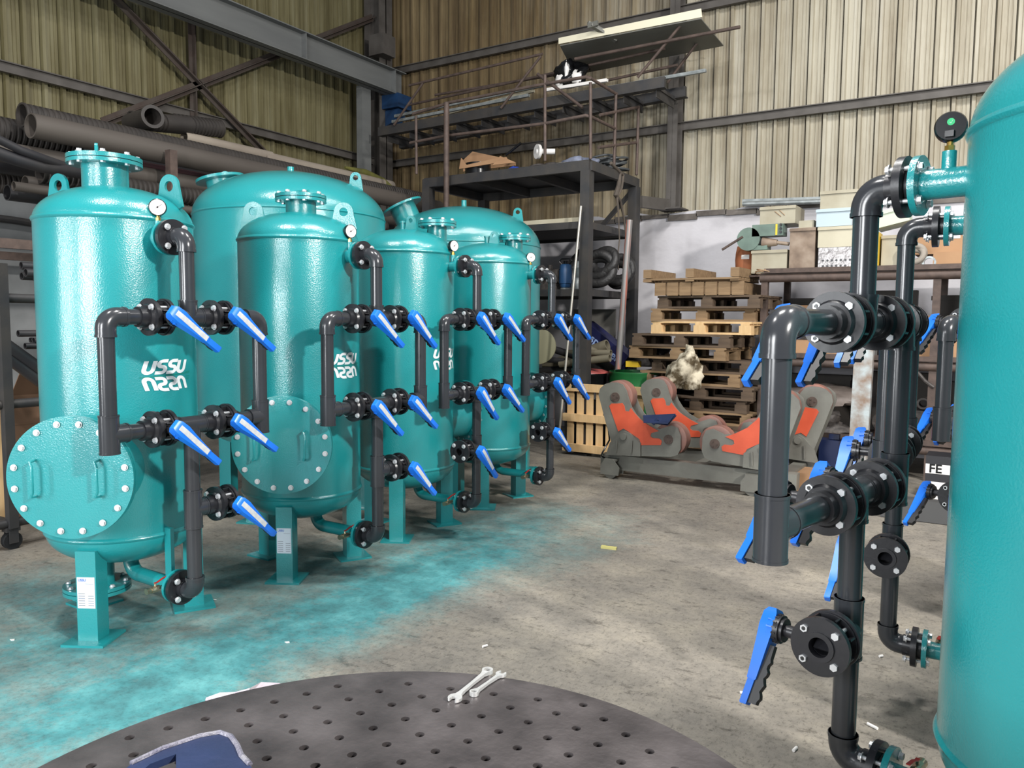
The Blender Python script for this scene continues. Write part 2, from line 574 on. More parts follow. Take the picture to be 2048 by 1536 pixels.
def filter_tank(loc, cen, rot, label, r=.036, R=.086, near=-.41, far=.42, v5=1, gdir=(.75, -.66), man=None, neck='mid', low=True, plate=True, Rt=.372, sr=0, group=None, apex=.185, lang=(0,)*5, Rm=.285):
    """loc: tank axis on the floor; cen: world xy of the manifold riser; rot: turn of the manifold frame"""
    t = empty('filter_tank', (loc[0], loc[1], 0), 0)
    tag(t, label, 'water filter tank', group)
    TR = Matrix.Translation((cen[0]-loc[0], cen[1]-loc[1], 0)) @ Matrix.Rotation(rot, 4, 'Z')
    MF = TR
    inv = MF.inverted()
    K = (round(r, 3), round(R, 3), near, far, v5)
    # shell
    zt, zb = 2.08, .505
    prof = [(0, zb-apex)]+[(Rt*math.sin(a), zb-apex*math.cos(a)) for a in [PI/2*i/14 for i in range(1, 15)]]
    prof += [(Rt*math.cos(a), zt+apex*math.sin(a)) for a in [PI/2*i/14 for i in range(0, 14)]]+[(0, zt+apex)]
    part('shell', TEAL, t, lambda g: g.lathe(prof, n=96), ('tank', Rt, apex))
    for z in (zt, zb):
        part('weld_seam', TEAL, t, lambda g: g.lathe([(Rt-.002, -.014), (Rt+.005, -.009), (Rt+.0085, 0), (Rt+.005, .009), (Rt-.002, .014)], (0, 0, z), n=96), (Rt, z))
    # legs
    for i, a in enumerate((-60, 60, 180)):
        ar = math.radians(a)+sr
        def leg(g):
            g.box((0, 0, .235), (.10, .10, .45))
        l = part('leg', TEAL, t, leg, 'leg')
        l.matrix_basis = Matrix.Rotation(ar, 4, 'Z') @ Matrix.Translation((.325, 0, 0))
        b = part('base_plate', TEAL, l, lambda g: (g.box((0, 0, .006), (.21, .21, .012)), g.cyl((.07, .07, .011), (.07, .07, .013), .009, n=10)), 'bp')
        b.matrix_basis = Matrix.Rotation(.0, 4, 'Z')
        if plate and i == 0:
            # nameplate on the face of the front leg
            def pl(g):
                g.box((.0515, 0, .255), (.002, .088, .155))
            p = part('nameplate', PLATE, l, pl, 'pl', label='silver nameplate with small blue and grey print')
            def lines(g):
                for k in range(6):
                    g.box((.0529, -.022, .255-.004-.012*k), (.0006, .032, .0026))
                    if k > 0:
                        g.box((.0529, .024, .255-.004-.012*k), (.0006, .028, .0022))
                g.box((.0529, .018, .300), (.0006, .04, .0014))
            CHN.append((l, lines))
    # top neck
    def neckpart(x, y, zn, rn, rf, hh, nb=8, eye=True):
        c = V((x, y, 0))
        part('top_neck', TEAL, t, lambda g: (g.cyl((x, y, zn-.06), (x, y, zn+hh), rn, n=40), g.cyl((x, y, zn+hh-.018), (x, y, zn+hh), rf, n=48), g.lathe([(rn+.008, -.0), (rn, .008)], (x, y, zn-.02), n=40)), (x, y, zn, rn, rf))
        cv = part('cover', TEAL, t, lambda g: g.cyl((x, y, zn+hh+.004), (x, y, zn+hh+.025), rf, n=48), (x, y, zn, rn, rf))
        part('gasket', RUBBER, t, lambda g: g.cyl((x, y, zn+hh-.001), (x, y, zn+hh+.005), rf-.006, n=40), (x, y, zn, rn, rf))
        for i in range(nb):
            a = 2*PI*i/nb+.2
            bolt(cv, (x+rf*.85*math.cos(a), y+rf*.85*math.sin(a), zn+hh+.004), (0, 0, 1), .056, .013)
        if eye == 'eye':
            e = part('lifting_eye', TEAL, t, lambda g: lug(g, .055, .075, .014, .013, 0), 'eye')
            e.matrix_basis = Matrix.Translation((x-.02, y-.03, zn+hh+.021)) @ Matrix.Rotation(math.radians(145), 4, 'Z')
        elif eye == 'handle':
            part('handle', TEAL, t, lambda g: g.path([(x-.05, y, zn+hh+.02), (x-.05, y, zn+hh+.055), (x+.05, y+.02, zn+hh+.055), (x+.05, y+.02, zn+hh+.02)], .006, 8), (x, y))
    lat = V((.846, .5335, 0)) if not rot else V((-.3, .95, 0))
    if neck == 'mid':
        neckpart(-.045, -.02, zt+apex-.02, .11, .178, .145, eye='eye')
        for sg in (-1, 1):
            o = part('lifting_lug', TEAL, t, lambda g: lug(g, .145, .15, .014, .027, .03), 'lug')
            o.matrix_basis = Matrix.Translation(lat*.285*sg+V((0, 0, zt+apex*.55))) @ Matrix.Rotation(math.atan2(lat.y, lat.x)-.35, 4, 'Z')
    elif neck == 'slim':
        neckpart(.0, .02, zt+apex-.015, .094, .158, .10, eye='handle')
        for sg in (-1, 1):
            o = part('lifting_lug', TEAL, t, lambda g: lug(g, .145, .15, .014, .027, .03), 'lug')
            o.matrix_basis = Matrix.Translation(lat*.285*sg+V((0, 0, zt+apex*.55))) @ Matrix.Rotation(math.atan2(lat.y, lat.x), 4, 'Z')
    elif neck == 'side':
        neckpart(.14, .22, zt+apex*.62, .072, .145, .12, eye='handle')
        part('vent_nozzle', TEAL, t, lambda g: (g.cyl((.01, -.02, zt+apex-.03), (.01, -.02, zt+apex+.055), .022, n=16), g.ring((.01, -.02, zt+apex+.045), (.01, -.02, zt+apex+.058), .028, .017, 16)), 'vent')
        for p in ((.09, -.03, -.012), (.07, .24, -.06)):
            o = part('lifting_lug', TEAL, t, lambda g: lug(g, .085, .105, .014, .016, .03), 'lug_s')
            o.matrix_basis = Matrix.Translation((p[0], p[1], zt+apex+p[2])) @ Matrix.Rotation(.2, 4, 'Z')
    # manhole
    if man:
        n = V((man[0], man[1], 0)).normalized()
        zc, L = man[2], man[3]
        m = part('manhole_neck', TEAL, t, lambda g: (g.cyl(n*.2+V((0, 0, zc)), n*(L-.03)+V((0, 0, zc)), Rm-.055, n=48), g.cyl(n*(L-.05)+V((0, 0, zc)), n*(L-.032)+V((0, 0, zc)), Rm, n=64)), (man, Rm))
        cv = part('manhole_cover', TEAL, t, lambda g: g.cyl(n*(L-.028)+V((0, 0, zc)), n*(L-.008)+V((0, 0, zc)), Rm, n=64), (man, Rm))
        sx = V((n.y, -n.x, 0))
        for i in range(16):
            a = 2*PI*(i+.5)/16
            bolt(cv, n*(L-.028)+V((0, 0, zc))+sx*(Rm*.885*math.cos(a))+V((0, 0, Rm*.885*math.sin(a))), n, .052, .0115)
        for sg in (-1, 1):
            def hd(g):
                c = n*(L-.01)+V((0, 0, zc))+sx*(Rm*.5*sg+.012)
                o = n*.045
                g.path([c+V((0, 0, .085)), c+V((0, 0, .08))+o, c+V((0, 0, .06))+o*1.1-sx*.01, c+V((0, 0, -.06))+o*1.1-sx*.01, c+V((0, 0, -.08))+o, c+V((0, 0, -.085))], .0065, 8)
            part('handle', TEAL, cv, hd, (man, sg, Rm))
    if low:
        part('bottom_neck', TEAL, t, lambda g: (g.cyl((-.13, -.09, .40), (-.13, -.09, .165), .085, n=32), g.cyl((-.13, -.09, .163), (-.13, -.09, .181), .165, n=40)), 'lowneck')
        lc = part('bottom_cover', TEAL, t, lambda g: (g.cyl((-.13, -.09, .141), (-.13, -.09, .159), .165, n=40), g.path([(-.17, -.2, .14), (-.17, -.2, .11), (-.09, -.2, .11), (-.09, -.2, .14)], .006, 8)), 'lowcover')
        for i in range(8):
            a = 2*PI*i/8
            bolt(lc, (-.13+.14*math.cos(a), -.09+.14*math.sin(a), .161), (0, 0, 1), .05, .011)

    def add(name, m, fn, key, **kw):
        o = part(name, m, t, fn, (K, key), **kw)
        o.matrix_basis = MF
        return o
    # upper nozzle, gauge
    ax = V((loc[0], loc[1], 0))
    tl = (cen[0]-loc[0])**2+(cen[1]-loc[1])**2
    back = -(math.sqrt(tl)-.30)
    add('nozzle', TEAL, lambda g: (g.cyl((back, 0, ZE), (-.15, 0, ZE), r*1.15, n=28), g.cyl((-.152, 0, ZE), (-.134, 0, ZE), R*.97, n=40), g.cyl((-.215, 0, ZE), (-.215, 0, ZE+.085), .0185, n=16)), ('noz', round(back, 3)))
    def pf(z):
        def fn(g):
            g.cyl((-.115, 0, z), (-.093, 0, z), R, n=40)
            g.cyl((-.093, 0, z), (-.06, 0, z), r*1.3, n=28)
            g.cyl((-.131, 0, z), (-.116, 0, z), R*.6, n=28)
        return fn
    for z in (ZE, ZD):
        f = add('pipe_flange', PVCB, pf(z), ('pf', z))
        for i in range(4):
            a = PI/4+PI/2*i
            bolt(f, (-.119, R*.745*math.cos(a), z+R*.745*math.sin(a)), (1, 0, 0), .09, .0115)
    gd = V((gdir[0], gdir[1], 0)).normalized()
    gc = V((-.215, 0, ZE+.15))
    add('gauge_fitting', BRASS, lambda g: (g.cyl((-.215, 0, ZE+.08), (-.215, 0, ZE+.115), .008, n=10), g.cyl((-.215, 0, ZE+.085), (-.215, 0, ZE+.1), .013, n=6)), 'gf')
    gs = add('gauge_case', BLACK, lambda g: (g.lathe([(0, -.016), (.037, -.016), (.041, -.006), (.041, .014), (.038, .016), (.038, .012), (0, .012)], gc, gd, 32), g.box(gc-gd*.017+V((0, 0, -.022)), (.022, .022, .016))), ('gc', gdir))
    dl = part('gauge_dial', LENS, gs, lambda g: g.cyl(gc+gd*.0118, gc+gd*.0135, .0378, n=32), ('gd', gdir))
    sd = V((-gd.y, gd.x, 0))
    part('gauge_needle', BLACK, gs, lambda g: (g.bar(gc+gd*.0145-sd*.010-V((0, 0, .006)), gc+gd*.0145+sd*.02+V((0, 0, .014)), .003, .001), g.cyl(gc+gd*.013, gc+gd*.016, .004, n=10)), ('gn', gdir))
    part('sticker', GREENST, gs, lambda g: g.cyl(gc-gd*.0162+V((0, 0, .011)), gc-gd*.0168+V((0, 0, .011)), .0095, n=20), ('st', gdir))
    part('tick_mark', LOGO, gs, lambda g: (g.bar(gc-gd*.0172+V((0, 0, .010))+sd*.003, gc-gd*.0172+V((0, 0, .007))+sd*.0, .0016, .0006), g.bar(gc-gd*.0172+V((0, 0, .007)), gc-gd*.0172+V((0, 0, .0155))-sd*.005, .0016, .0006)), ('tk', gdir))
    # PVC pipework
    sn = 1 if near > 0 else -1
    X, Y, Z = V((1, 0, 0)), V((0, 1, 0)), V((0, 0, 1))
    EL, EB = r*2.5, r*1.45
    TL = r*2.3
    add('elbow', PVC, lambda g: tube_elbow(g, (0, 0, ZE), -X, -Z, r, .075 if r > .033 else .07, EB), 'e1')
    add('elbow', PVC, lambda g: tube_elbow(g, (0, 0, ZD), -X, Z, r, .075, EB), 'e2')
    add('elbow', PVC, lambda g: tube_elbow(g, (0, near, ZU), -Y*sn, -Z, r, EL, EB), 'e3')
    add('elbow', PVC, lambda g: tube_elbow(g, (0, far, ZU), Y*sn, -Z, r, EL, EB), 'e4')
    add('tee', PVC, lambda g: tube_tee(g, (0, 0, ZU), Y, Z, r, TL*.82, TL), 't1')
    add('tee', PVC, lambda g: tube_tee(g, (0, 0, ZL), Y, -Z, r, TL*.82, TL), 't2')
    add('tee', PVC, lambda g: tube_tee(g, (0, near, ZL), Z, -Y*sn, r, .087, TL), 't3')
    add('tee', PVC, lambda g: tube_tee(g, (0, far, ZL), Z, Y*sn, r, .087, TL), 't4')
    add('tee', PVC, lambda g: tube_tee(g, (0, 0, Z5), Z, Y*v5, r, .095, TL*.8), 't5')
    def pipe(a, b, k):
        add('pipe', PVC, lambda g: g.cyl(a, b, r, n=28), k)
    pipe((0, 0, ZE-.07), (0, 0, ZU+.05), 'p1')
    pipe((0, 0, ZL-.05), (0, 0, Z5+.08), 'p2')
    pipe((0, 0, Z5-.08), (0, 0, ZD+.07), 'p3')
    pipe((0, near, ZU-EL*.8), (0, near, ZL+.08), 'p4')
    pipe((0, far, ZU-EL*.8), (0, far, ZL+.08), 'p5')
    sw = .165
    for z in (ZU, ZL):
        a, b = sorted((near, far))
        pipe((0, a+.05, z), (0, -sw-.06, z), ('p6', z))
        pipe((0, sw+.06, z), (0, b-.05, z), ('p7', z))
        pipe((0, -sw+.06, z), (0, sw-.06, z), ('p8', z))
    pipe((0, v5*.03, Z5), (0, v5*(sw-.06), Z5), 'p9')
    A = [math.radians(-43+d) for d in lang]
    valve(t, MF, -sw, ZU, r, R, A[0], 'v')
    valve(t, MF, sw, ZU, r, R, A[1], 'v')
    valve(t, MF, -sw, ZL, r, R, A[2], 'v')
    valve(t, MF, sw, ZL, r, R, A[3], 'v')
    valve(t, MF, v5*sw, Z5, r, R, A[4], 'v', v5)
    # drain nozzle: runs back under the dished bottom and turns up into it
    rb = r*1.05
    xb = -(math.sqrt(tl)-.05)
    def dr(g):
        g.path([(-.134, 0, ZD), (xb+.08, 0, ZD)]+[(xb+.08-.08*math.sin(a), 0, ZD+.08-.08*math.cos(a)) for a in [PI/2*i/6 for i in range(1, 7)]]+[(xb, 0, .42)], rb, 20)
        g.cyl((-.152, 0, ZD), (-.134, 0, ZD), R*.97, n=40)
        if low:
            g.box((-.20, 0, ZD+.16), (.05, .02, .26))
    add('drain_nozzle', TEAL, dr, ('dr', round(xb, 2), low))
    add('drain_cock', BRASSN, lambda g: (g.path([(-.19, -.03, ZD), (-.19, -.095, ZD-.0)], .011, 12), g.cyl((-.19, -.07, ZD), (-.19, -.115, ZD), .017, n=8), g.cyl((-.19, -.115, ZD), (-.19, -.14, ZD-.0), .013, .016, n=12), g.cyl((-.19, -.09, ZD+.01), (-.19, -.09, ZD+.03), .006, n=8)), 'dc')
    add('drain_cock_handle', RED, lambda g: g.loft([[(-.19-.006, y, ZD+z), (-.19+.006, y, ZD+z), (-.19+.006, y, ZD+z+.003), (-.19-.006, y, ZD+z+.003)] for y, z in ((-.095, .03), (-.08, .03), (-.05, .042), (.0, .05))]), 'dh')
    # company mark, on the side of the tank that carries the pipework
    if rot:
        return t
    def mk(g):
        mark(g, False, .060, Rt, 1.315, .008)
        mark(g, True, .060, Rt, 1.305, .008)
    o = part('company_mark', LOGO, t, mk, 'mk', ang=80, label='white slanted USSU lettering with its upside-down reflection')
    a0 = MARKA if not rot else PI+MARKA
    o.matrix_basis = Matrix.Rotation(a0, 4, 'Z')
    def gl(g):
        for k, (y0, y1, z) in enumerate(((-.14, .165, 1.309), (.125, .165, 1.322), (.125, .16, 1.298), (.13, .155, 1.286))):
            n = 16
            vs = []
            for i in range(n+1):
                y = y0+(y1-y0)*i/n
                zz = z+(.02 if k == 0 else .0)*(y/.14)*.3
                for dz in (-.0012, .0012):
                    vs.append(((Rt+.0022)*math.cos(y/Rt), (Rt+.0022)*math.sin(y/Rt), zz+dz))
            g.add(vs, [(2*i, 2*i+1, 2*i+3, 2*i+2) for i in range(n)])
    o = part('mark_stripes', GREENP, t, gl, 'gl')
    o.matrix_basis = Matrix.Rotation(a0, 4, 'Z')
    return t


CHN = []
GREENST = mat('green_sticker', (40, 180, 110), .5)
BRASSN = mat('nickel_brass', (176, 164, 140), .3, .9)
MARKA = math.radians(3)
GRP = None
T1 = filter_tank((-3.92, 2.36), (-3.325, 2.35), 0, 'teal filter tank nearest the camera in the left row, big bolted cover facing forward', man=(.576, -.813, .86, .56), neck='mid', lang=(4, 2, -1, 4, -3))
T2 = filter_tank((-3.82, 3.51), (-3.23, 3.575), 0, 'second teal filter tank of the left row, bolted cover and slim top flange', man=(.585, -.811, .87, .57), neck='slim', gdir=(.95, -.22), lang=(1, -3, -2, 0, -5), low=False)
T3 = filter_tank((-3.83, 4.55), (-3.23, 4.64), 0, 'third teal filter tank of the left row, no bolted cover facing forward', r=.032, R=.081, v5=-1, man=(.42, .9, .87, .54), neck='side', gdir=(.97, -.25), lang=(-2, 3, -7, 0, -9), plate=False, low=False, Rm=.25, near=-.39)
T4 = filter_tank((-3.86, 5.70), (-3.26, 5.79), 0, 'smallest-looking teal filter tank at the far end of the left row', r=.032, R=.081, v5=-1, man=(.42, .9, .87, .54), neck='side', gdir=(.8, -.6), lang=(0, 2, -4, 0, 0), plate=False, low=False, Rm=.25, near=-.42, far=.46, Rt=.385)
R1 = filter_tank((.265, 2.375), (-.365, 2.53), math.radians(168), 'large teal filter tank cut off by the right edge, thick black pipework in front', near=.545, far=-.35, r=.036, gdir=(.25, -.97), plate=False, low=False, neck='mid', sr=PI/2, apex=.25, lang=(-12, -4, -14, -4, -20))
R2 = filter_tank((.256, 3.50), (-.36, 3.58), math.radians(180), 'teal filter tank hidden behind the right-edge tank, its upper black elbow showing', r=.033, R=.081, near=.42, far=-.41, gdir=(1, .1), plate=False, low=False, neck='mid', sr=PI)
R3 = filter_tank((.44, 4.80), (-.12, 4.975), math.radians(161), 'rearmost teal filter tank on the right, only black pipe and blue handles showing', r=.036, R=.086, near=.42, far=-.41, gdir=(1, .1), plate=False, low=False, neck='slim', sr=PI)
for l, fn in CHN:
    part('nameplate_print', INKG, l, fn, 'npl')


# ---------------------------------------------------------------- large storage tanks behind the row
def big_tank(loc, R, zt, hd, label, nz):
    t = empty('storage_tank', (loc[0], loc[1], 0))
    tag(t, label, 'storage tank')
    zb = .85
    prof = [(0, zb-hd)]+[(R*math.sin(a), zb-hd*math.cos(a)) for a in [PI/2*i/18 for i in range(1, 19)]]
    prof += [(R*math.cos(a), zt+hd*math.sin(a)) for a in [PI/2*i/18 for i in range(0, 18)]]+[(0, zt+hd)]
    part('shell', TEAL, t, lambda g: g.lathe(prof, n=112))
    for z in (zt, zb):
        part('weld_seam', TEAL, t, lambda g: g.lathe([(R-.002, -.01), (R+.004, -.005), (R+.006, 0), (R+.004, .005), (R-.002, .01)], (0, 0, z), n=112))
    for a in (-70, 20, 110, 200):
        ar = math.radians(a)
        l = part('leg', TEAL, t, lambda g: g.box((0, 0, .38), (.11, .11, .74)), 'bleg')
        l.matrix_basis = Matrix.Rotation(ar, 4, 'Z') @ Matrix.Translation((R*.82, 0, 0))
        part('base_plate', TEAL, l, lambda g: g.box((0, 0, .006), (.22, .22, .012)), 'bbp')
    lat = V((.846, .5335, 0))
    for sg, hh in ((-1, .72), (1, .72)):
        o = part('lifting_lug', TEAL, t, lambda g: lug(g, .11, .13, .02, .022, .05), 'blug')
        o.matrix_basis = Matrix.Translation(lat*R*.70*sg+V((0, 0, zt+hd*.70))) @ Matrix.Rotation(math.atan2(lat.y, lat.x), 4, 'Z')
    part('vent_nozzle', TEAL, t, lambda g: g.cyl((0, 0, zt+hd-.03), (0, 0, zt+hd+.055), .028, n=16), 'bv')
    p, d, rn, rf, L = nz
    p = V(p)
    d = V(d).normalized()
    part('side_nozzle', TEAL, t, lambda g: (g.cyl(p-d*.25, p+d*L, rn, n=40), g.ring(p+d*(L-.005), p+d*(L+.017), rf, rn-.012, 48)))
    return t


big_tank((-5.15, 4.65), .782, 2.43, .38, 'large teal storage tank with a domed top behind the first two filter tanks', ((-.50, -.28, 2.62), (-.17, -.11, .98), .12, .20, .14))
big_tank((-4.95, 6.86), .82, 2.36, .43, 'large teal storage tank with a tilted flanged nozzle, behind the last two filter tanks', ((-.52, -.25, 2.60), (-.846*.42, -.5335*.42, .9), .14, .225, .22))

# ---------------------------------------------------------------- building
XW, YW = -9.2, 10.5
FL = bpy.data.materials.new('paint_dusted_concrete')
FL.use_nodes = True
nt = FL.node_tree
bs = nt.nodes['Principled BSDF']
N = nt.nodes.new
Lk = nt.links.new
geo = N('ShaderNodeNewGeometry')


def noise(scale, detail=6, st=(1, 1, 1), rough=.6):
    mp = N('ShaderNodeMapping')
    mp.inputs['Scale'].default_value = st
    Lk(geo.outputs['Position'], mp.inputs[0])
    n = N('ShaderNodeTexNoise')
    n.inputs['Scale'].default_value = scale
    n.inputs['Detail'].default_value = detail
    n.inputs['Roughness'].default_value = rough
    Lk(mp.outputs[0], n.inputs['Vector'])
    return n.outputs['Fac']


def ramp(fac, stops):
    r = N('ShaderNodeValToRGB')
    els = r.color_ramp.elements
    while len(els) < len(stops):
        els.new(.5)
    for e, (p, c) in zip(els, stops):
        e.position = p
        e.color = c if len(c) == 4 else lin(c)
    Lk(fac, r.inputs[0])
    return r.outputs[0]


def mixc(f, a, b, t='MIX'):
    m = N('ShaderNodeMix')
    m.data_type = 'RGBA'
    m.blend_type = t
    if isinstance(f, float):
        m.inputs[0].default_value = f
    else:
        Lk(f, m.inputs[0])
    Lk(a, m.inputs[6])
    Lk(b, m.inputs[7])
    return m.outputs[2]


def mth(op, a, b=None, c=None):
    m = N('ShaderNodeMath')
    m.operation = op
    for i, v in enumerate((a, b, c)):
        if v is None:
            continue
        if isinstance(v, (int, float)):
            m.inputs[i].default_value = v
        else:
            Lk(v, m.inputs[i])
    return m.outputs[0]


g0 = ramp(noise(1.6, 9, rough=.7), [(.3, (106, 102, 96)), (.5, (132, 126, 116)), (.7, (156, 148, 133))])
g1 = ramp(noise(24, 9, (1, 1, 1), .85), [(.3, (.42, .42, .42, 1)), (.5, (.95, .95, .95, 1)), (.7, (1.12, 1.12, 1.12, 1))])
base = mixc(.8, g0, mixc(1.0, g0, g1, 'MULTIPLY'))
scr = ramp(noise(60, 7, (1, .5, 1), .8), [(.41, (.36, .36, .36, 1)), (.45, (1, 1, 1, 1))])
base = mixc(.6, base, mixc(1.0, base, scr, 'MULTIPLY'))
pit = ramp(noise(13, 9, (.5, 1, 1), .8), [(.40, (.40, .39, .38, 1)), (.435, (1, 1, 1, 1))])
base = mixc(.7, base, mixc(1.0, base, pit, 'MULTIPLY'))
dkm = mixc(.30, base, mixc(1.0, base, ramp(noise(1.0, 6), [(.38, (.5, .51, .54, 1)), (.5, (1, 1, 1, 1))]), 'MULTIPLY'))
# teal overspray left on the floor around the tanks
sep = N('ShaderNodeSeparateXYZ')
Lk(geo.outputs['Position'], sep.inputs[0])
xx, yy = sep.outputs[0], sep.outputs[1]


def blob(cx, cy, sx, sy, k):
    a = mth('DIVIDE', mth('SUBTRACT', xx, cx), sx)
    b = mth('DIVIDE', mth('SUBTRACT', yy, cy), sy)
    d = mth('ADD', mth('MULTIPLY', a, a), mth('MULTIPLY', b, b))
    return mth('MULTIPLY', mth('POWER', 2.718, mth('MULTIPLY', d, -1)), k)


acc = blob(-2.95, 3.2, .30, 1.3, .95)
for bb in ((-3.35, 4.6, .45, 1.4, .5), (-3.0, 1.75, .55, .65, .72), (-3.9, 2.6, 1.2, 2.0, .50), (-2.6, 4.9, .9, 1.6, .36), (-4.6, 1.9, 1.2, 1.0, .42)):
    acc = mth('ADD', acc, blob(*bb))
pn = noise(2.2, 7, (1, 1, 1), .65)
pn2 = noise(14, 8, (1, 1, 1), .8)
msk = mth('MULTIPLY', acc, mth('MULTIPLY', mth('ADD', pn, .12), mth('MULTIPLY', mth('ADD', pn2, .1), 2.3)))
msk = ramp(msk, [(.22, (0, 0, 0, 1)), (.95, (1, 1, 1, 1))])
tealc = ramp(noise(5, 6), [(.3, (48, 108, 112)), (.5, (62, 138, 142)), (.7, (92, 164, 166))])
tealc = mixc(.9, tealc, mixc(1.0, tealc, g1, 'MULTIPLY'))
Lk(mixc(mth('MULTIPLY', msk, .9), dkm, tealc), bs.inputs['Base Color'])
bs.inputs['Roughness'].default_value = .62
bp = N('ShaderNodeBump')
bp.inputs['Strength'].default_value = .35
bp.inputs['Distance'].default_value = .012
Lk(noise(14, 7, (1, .6, 1), .7), bp.inputs['Height'])
Lk(bp.outputs[0], bs.inputs['Normal'])

o = part('floor', FL, None, lambda g: g.box((-2.6, 4, -.05), (13.4, 13.2, .1)))
tag(o, 'worn grey concrete floor dusted with teal paint', None, kind='structure')


def wallmat(name, ca, cb, cc, dirt, brown=None):
    m = bpy.data.materials.new(name)
    m.use_nodes = True
    global nt, N, Lk, geo
    nt = m.node_tree
    N = nt.nodes.new
    Lk = nt.links.new
    geo = N('ShaderNodeNewGeometry')
    b = nt.nodes['Principled BSDF']
    st = ramp(noise(7, 6, (1, 1, .04), .7), [(.3, cb), (.5, ca), (.7, cc)])
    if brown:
        # left sheets: own brown tint, darkened further to paint in the weaker light there
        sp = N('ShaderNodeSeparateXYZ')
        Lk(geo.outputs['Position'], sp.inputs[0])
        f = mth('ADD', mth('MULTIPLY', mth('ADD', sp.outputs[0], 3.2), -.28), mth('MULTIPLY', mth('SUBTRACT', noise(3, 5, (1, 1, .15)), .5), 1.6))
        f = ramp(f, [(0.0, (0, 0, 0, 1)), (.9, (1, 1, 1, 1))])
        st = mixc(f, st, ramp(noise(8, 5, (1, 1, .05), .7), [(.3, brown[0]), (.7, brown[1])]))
    d = ramp(noise(1.0, 6, (1, 1, .35), .65), [(.3, dirt), (.6, (1, 1, 1, 1))])
    Lk(mixc(.8, st, mixc(1.0, st, d, 'MULTIPLY')), b.inputs['Base Color'])
    b.inputs['Roughness'].default_value = .5
    return m


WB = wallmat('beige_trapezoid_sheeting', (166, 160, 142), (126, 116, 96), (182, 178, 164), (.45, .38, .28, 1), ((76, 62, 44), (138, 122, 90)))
WL = wallmat('olive_trapezoid_sheeting', (118, 112, 82), (88, 82, 56), (134, 130, 104), (.5, .46, .34, 1))


def sheeting(g, a, b, z0, z1, nrm):
    """trapezoid sheeting from a to b, ribs every 200 mm, ribs stand proud towards nrm"""
    a, b, nrm = V(a), V(b), V(nrm)
    L = (b-a).length
    d = (b-a).normalized()
    prof = []
    n = int(L/.2)+1
    for i in range(n):
        s = i*.2
        for ds, h in ((0, 0), (.040, 0), (.043, -.008), (.049, -.008), (.052, 0), (.082, 0), (.085, -.008), (.091, -.008), (.094, 0), (.126, 0), (.127, -.045), (.134, -.045), (.136, 0), (.146, .036), (.182, .036), (.192, .0)):
            prof.append((s+ds, h))
    vs = []
    for s, h in prof:
        p = a+d*s+nrm*h
        vs += [(p.x, p.y, z0), (p.x, p.y, z1)]
    g.add(vs, [(2*i, 2*i+1, 2*i+3, 2*i+2) for i in range(len(prof)-1)])


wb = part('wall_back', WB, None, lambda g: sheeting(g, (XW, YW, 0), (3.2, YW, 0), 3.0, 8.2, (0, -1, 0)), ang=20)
tag(wb, 'beige corrugated metal back wall above a white plinth', kind='structure')
wl = part('wall_left', WL, None, lambda g: sheeting(g, (XW, -2, 0), (XW, YW, 0), 3.0, 8.2, (1, 0, 0)), ang=20)
tag(wl, 'dim olive corrugated metal side wall', kind='structure')
PL = mat('whitewashed_plaster', (204, 202, 206), .8, 0, (168, 166, 170), 1.6, .5, bump=.5, bscale=7, stretch=(1, 1, 1.4), c3=(196, 194, 198))
PLG = mat('grey_blockwork', (140, 142, 142), .85, 0, (108, 110, 110), 2.2, .5, bump=.4, bscale=9)
CONC = mat('stained_plaster_edge', (120, 114, 108), .85, 0, (66, 60, 56), 4, .5, bump=.8, bscale=12)


def plinth_b(g):
    n = 60
    vs = []
    for i in range(n+1):
        x = XW+(3.2-XW)*i/n
        z = 3.08+.03*math.sin(i*1.7)+.02*math.sin(i*4.1)
        vs += [(x, YW-.14, 0), (x, YW-.14, z), (x, YW+.05, z)]
    g.add(vs, [(3*i+k, 3*i+k+1, 3*i+k+4, 3*i+k+3) for i in range(n) for k in (0, 1)])


part('plinth', PL, wb, plinth_b, ang=30, label='whitewashed masonry plinth')
part('plinth_edge', CONC, wb, lambda g: [g.box((XW+.2+i*.4, YW-.15, 3.03+.02*math.sin(i*2.3)), (.41, .05, .05+.03*abs(math.sin(i*1.3)))) for i in range(31)], label='dark crumbling top edge of the plinth')
part('plinth', PLG, wl, lambda g: g.box((XW+.09, (YW-2)/2-.1, 1.5), (.16, YW+1.7, 3.0)), label='grey blockwork plinth')
k = 0
for (a, b, s) in (
    ((XW+.1, YW-.10, 4.23), (3.2, YW-.10, 4.23), .10), ((XW+.1, YW-.10, 5.76), (3.2, YW-.10, 5.76), .10),
    ((XW+.1, -2, 4.22), (XW+.1, YW-.1, 4.22), .10)):
    k += 1
    o = part('trim_%d' % k, GIRT, None, lambda g: (g.bar(a, b, .06, s), g.bar(V(a)+V((0, 0, s/2)), V(b)+V((0, 0, s/2)), .13, .012)))
    tag(o, ('lower horizontal steel girt on the back wall', 'upper horizontal steel girt on the back wall', 'horizontal steel girt on the side wall')[k-1], kind='structure')
# columns
def ibeam(g, p, q, w, h, t, upv=(0, 0, 1)):
    p, q, U = V(p), V(q), V(upv)
    g.bar(p, q, t, h, upv)
    for sg in (-1, 1):
        g.bar(p+U*(h/2-t/2)*sg, q+U*(h/2-t/2)*sg, w, t, upv)


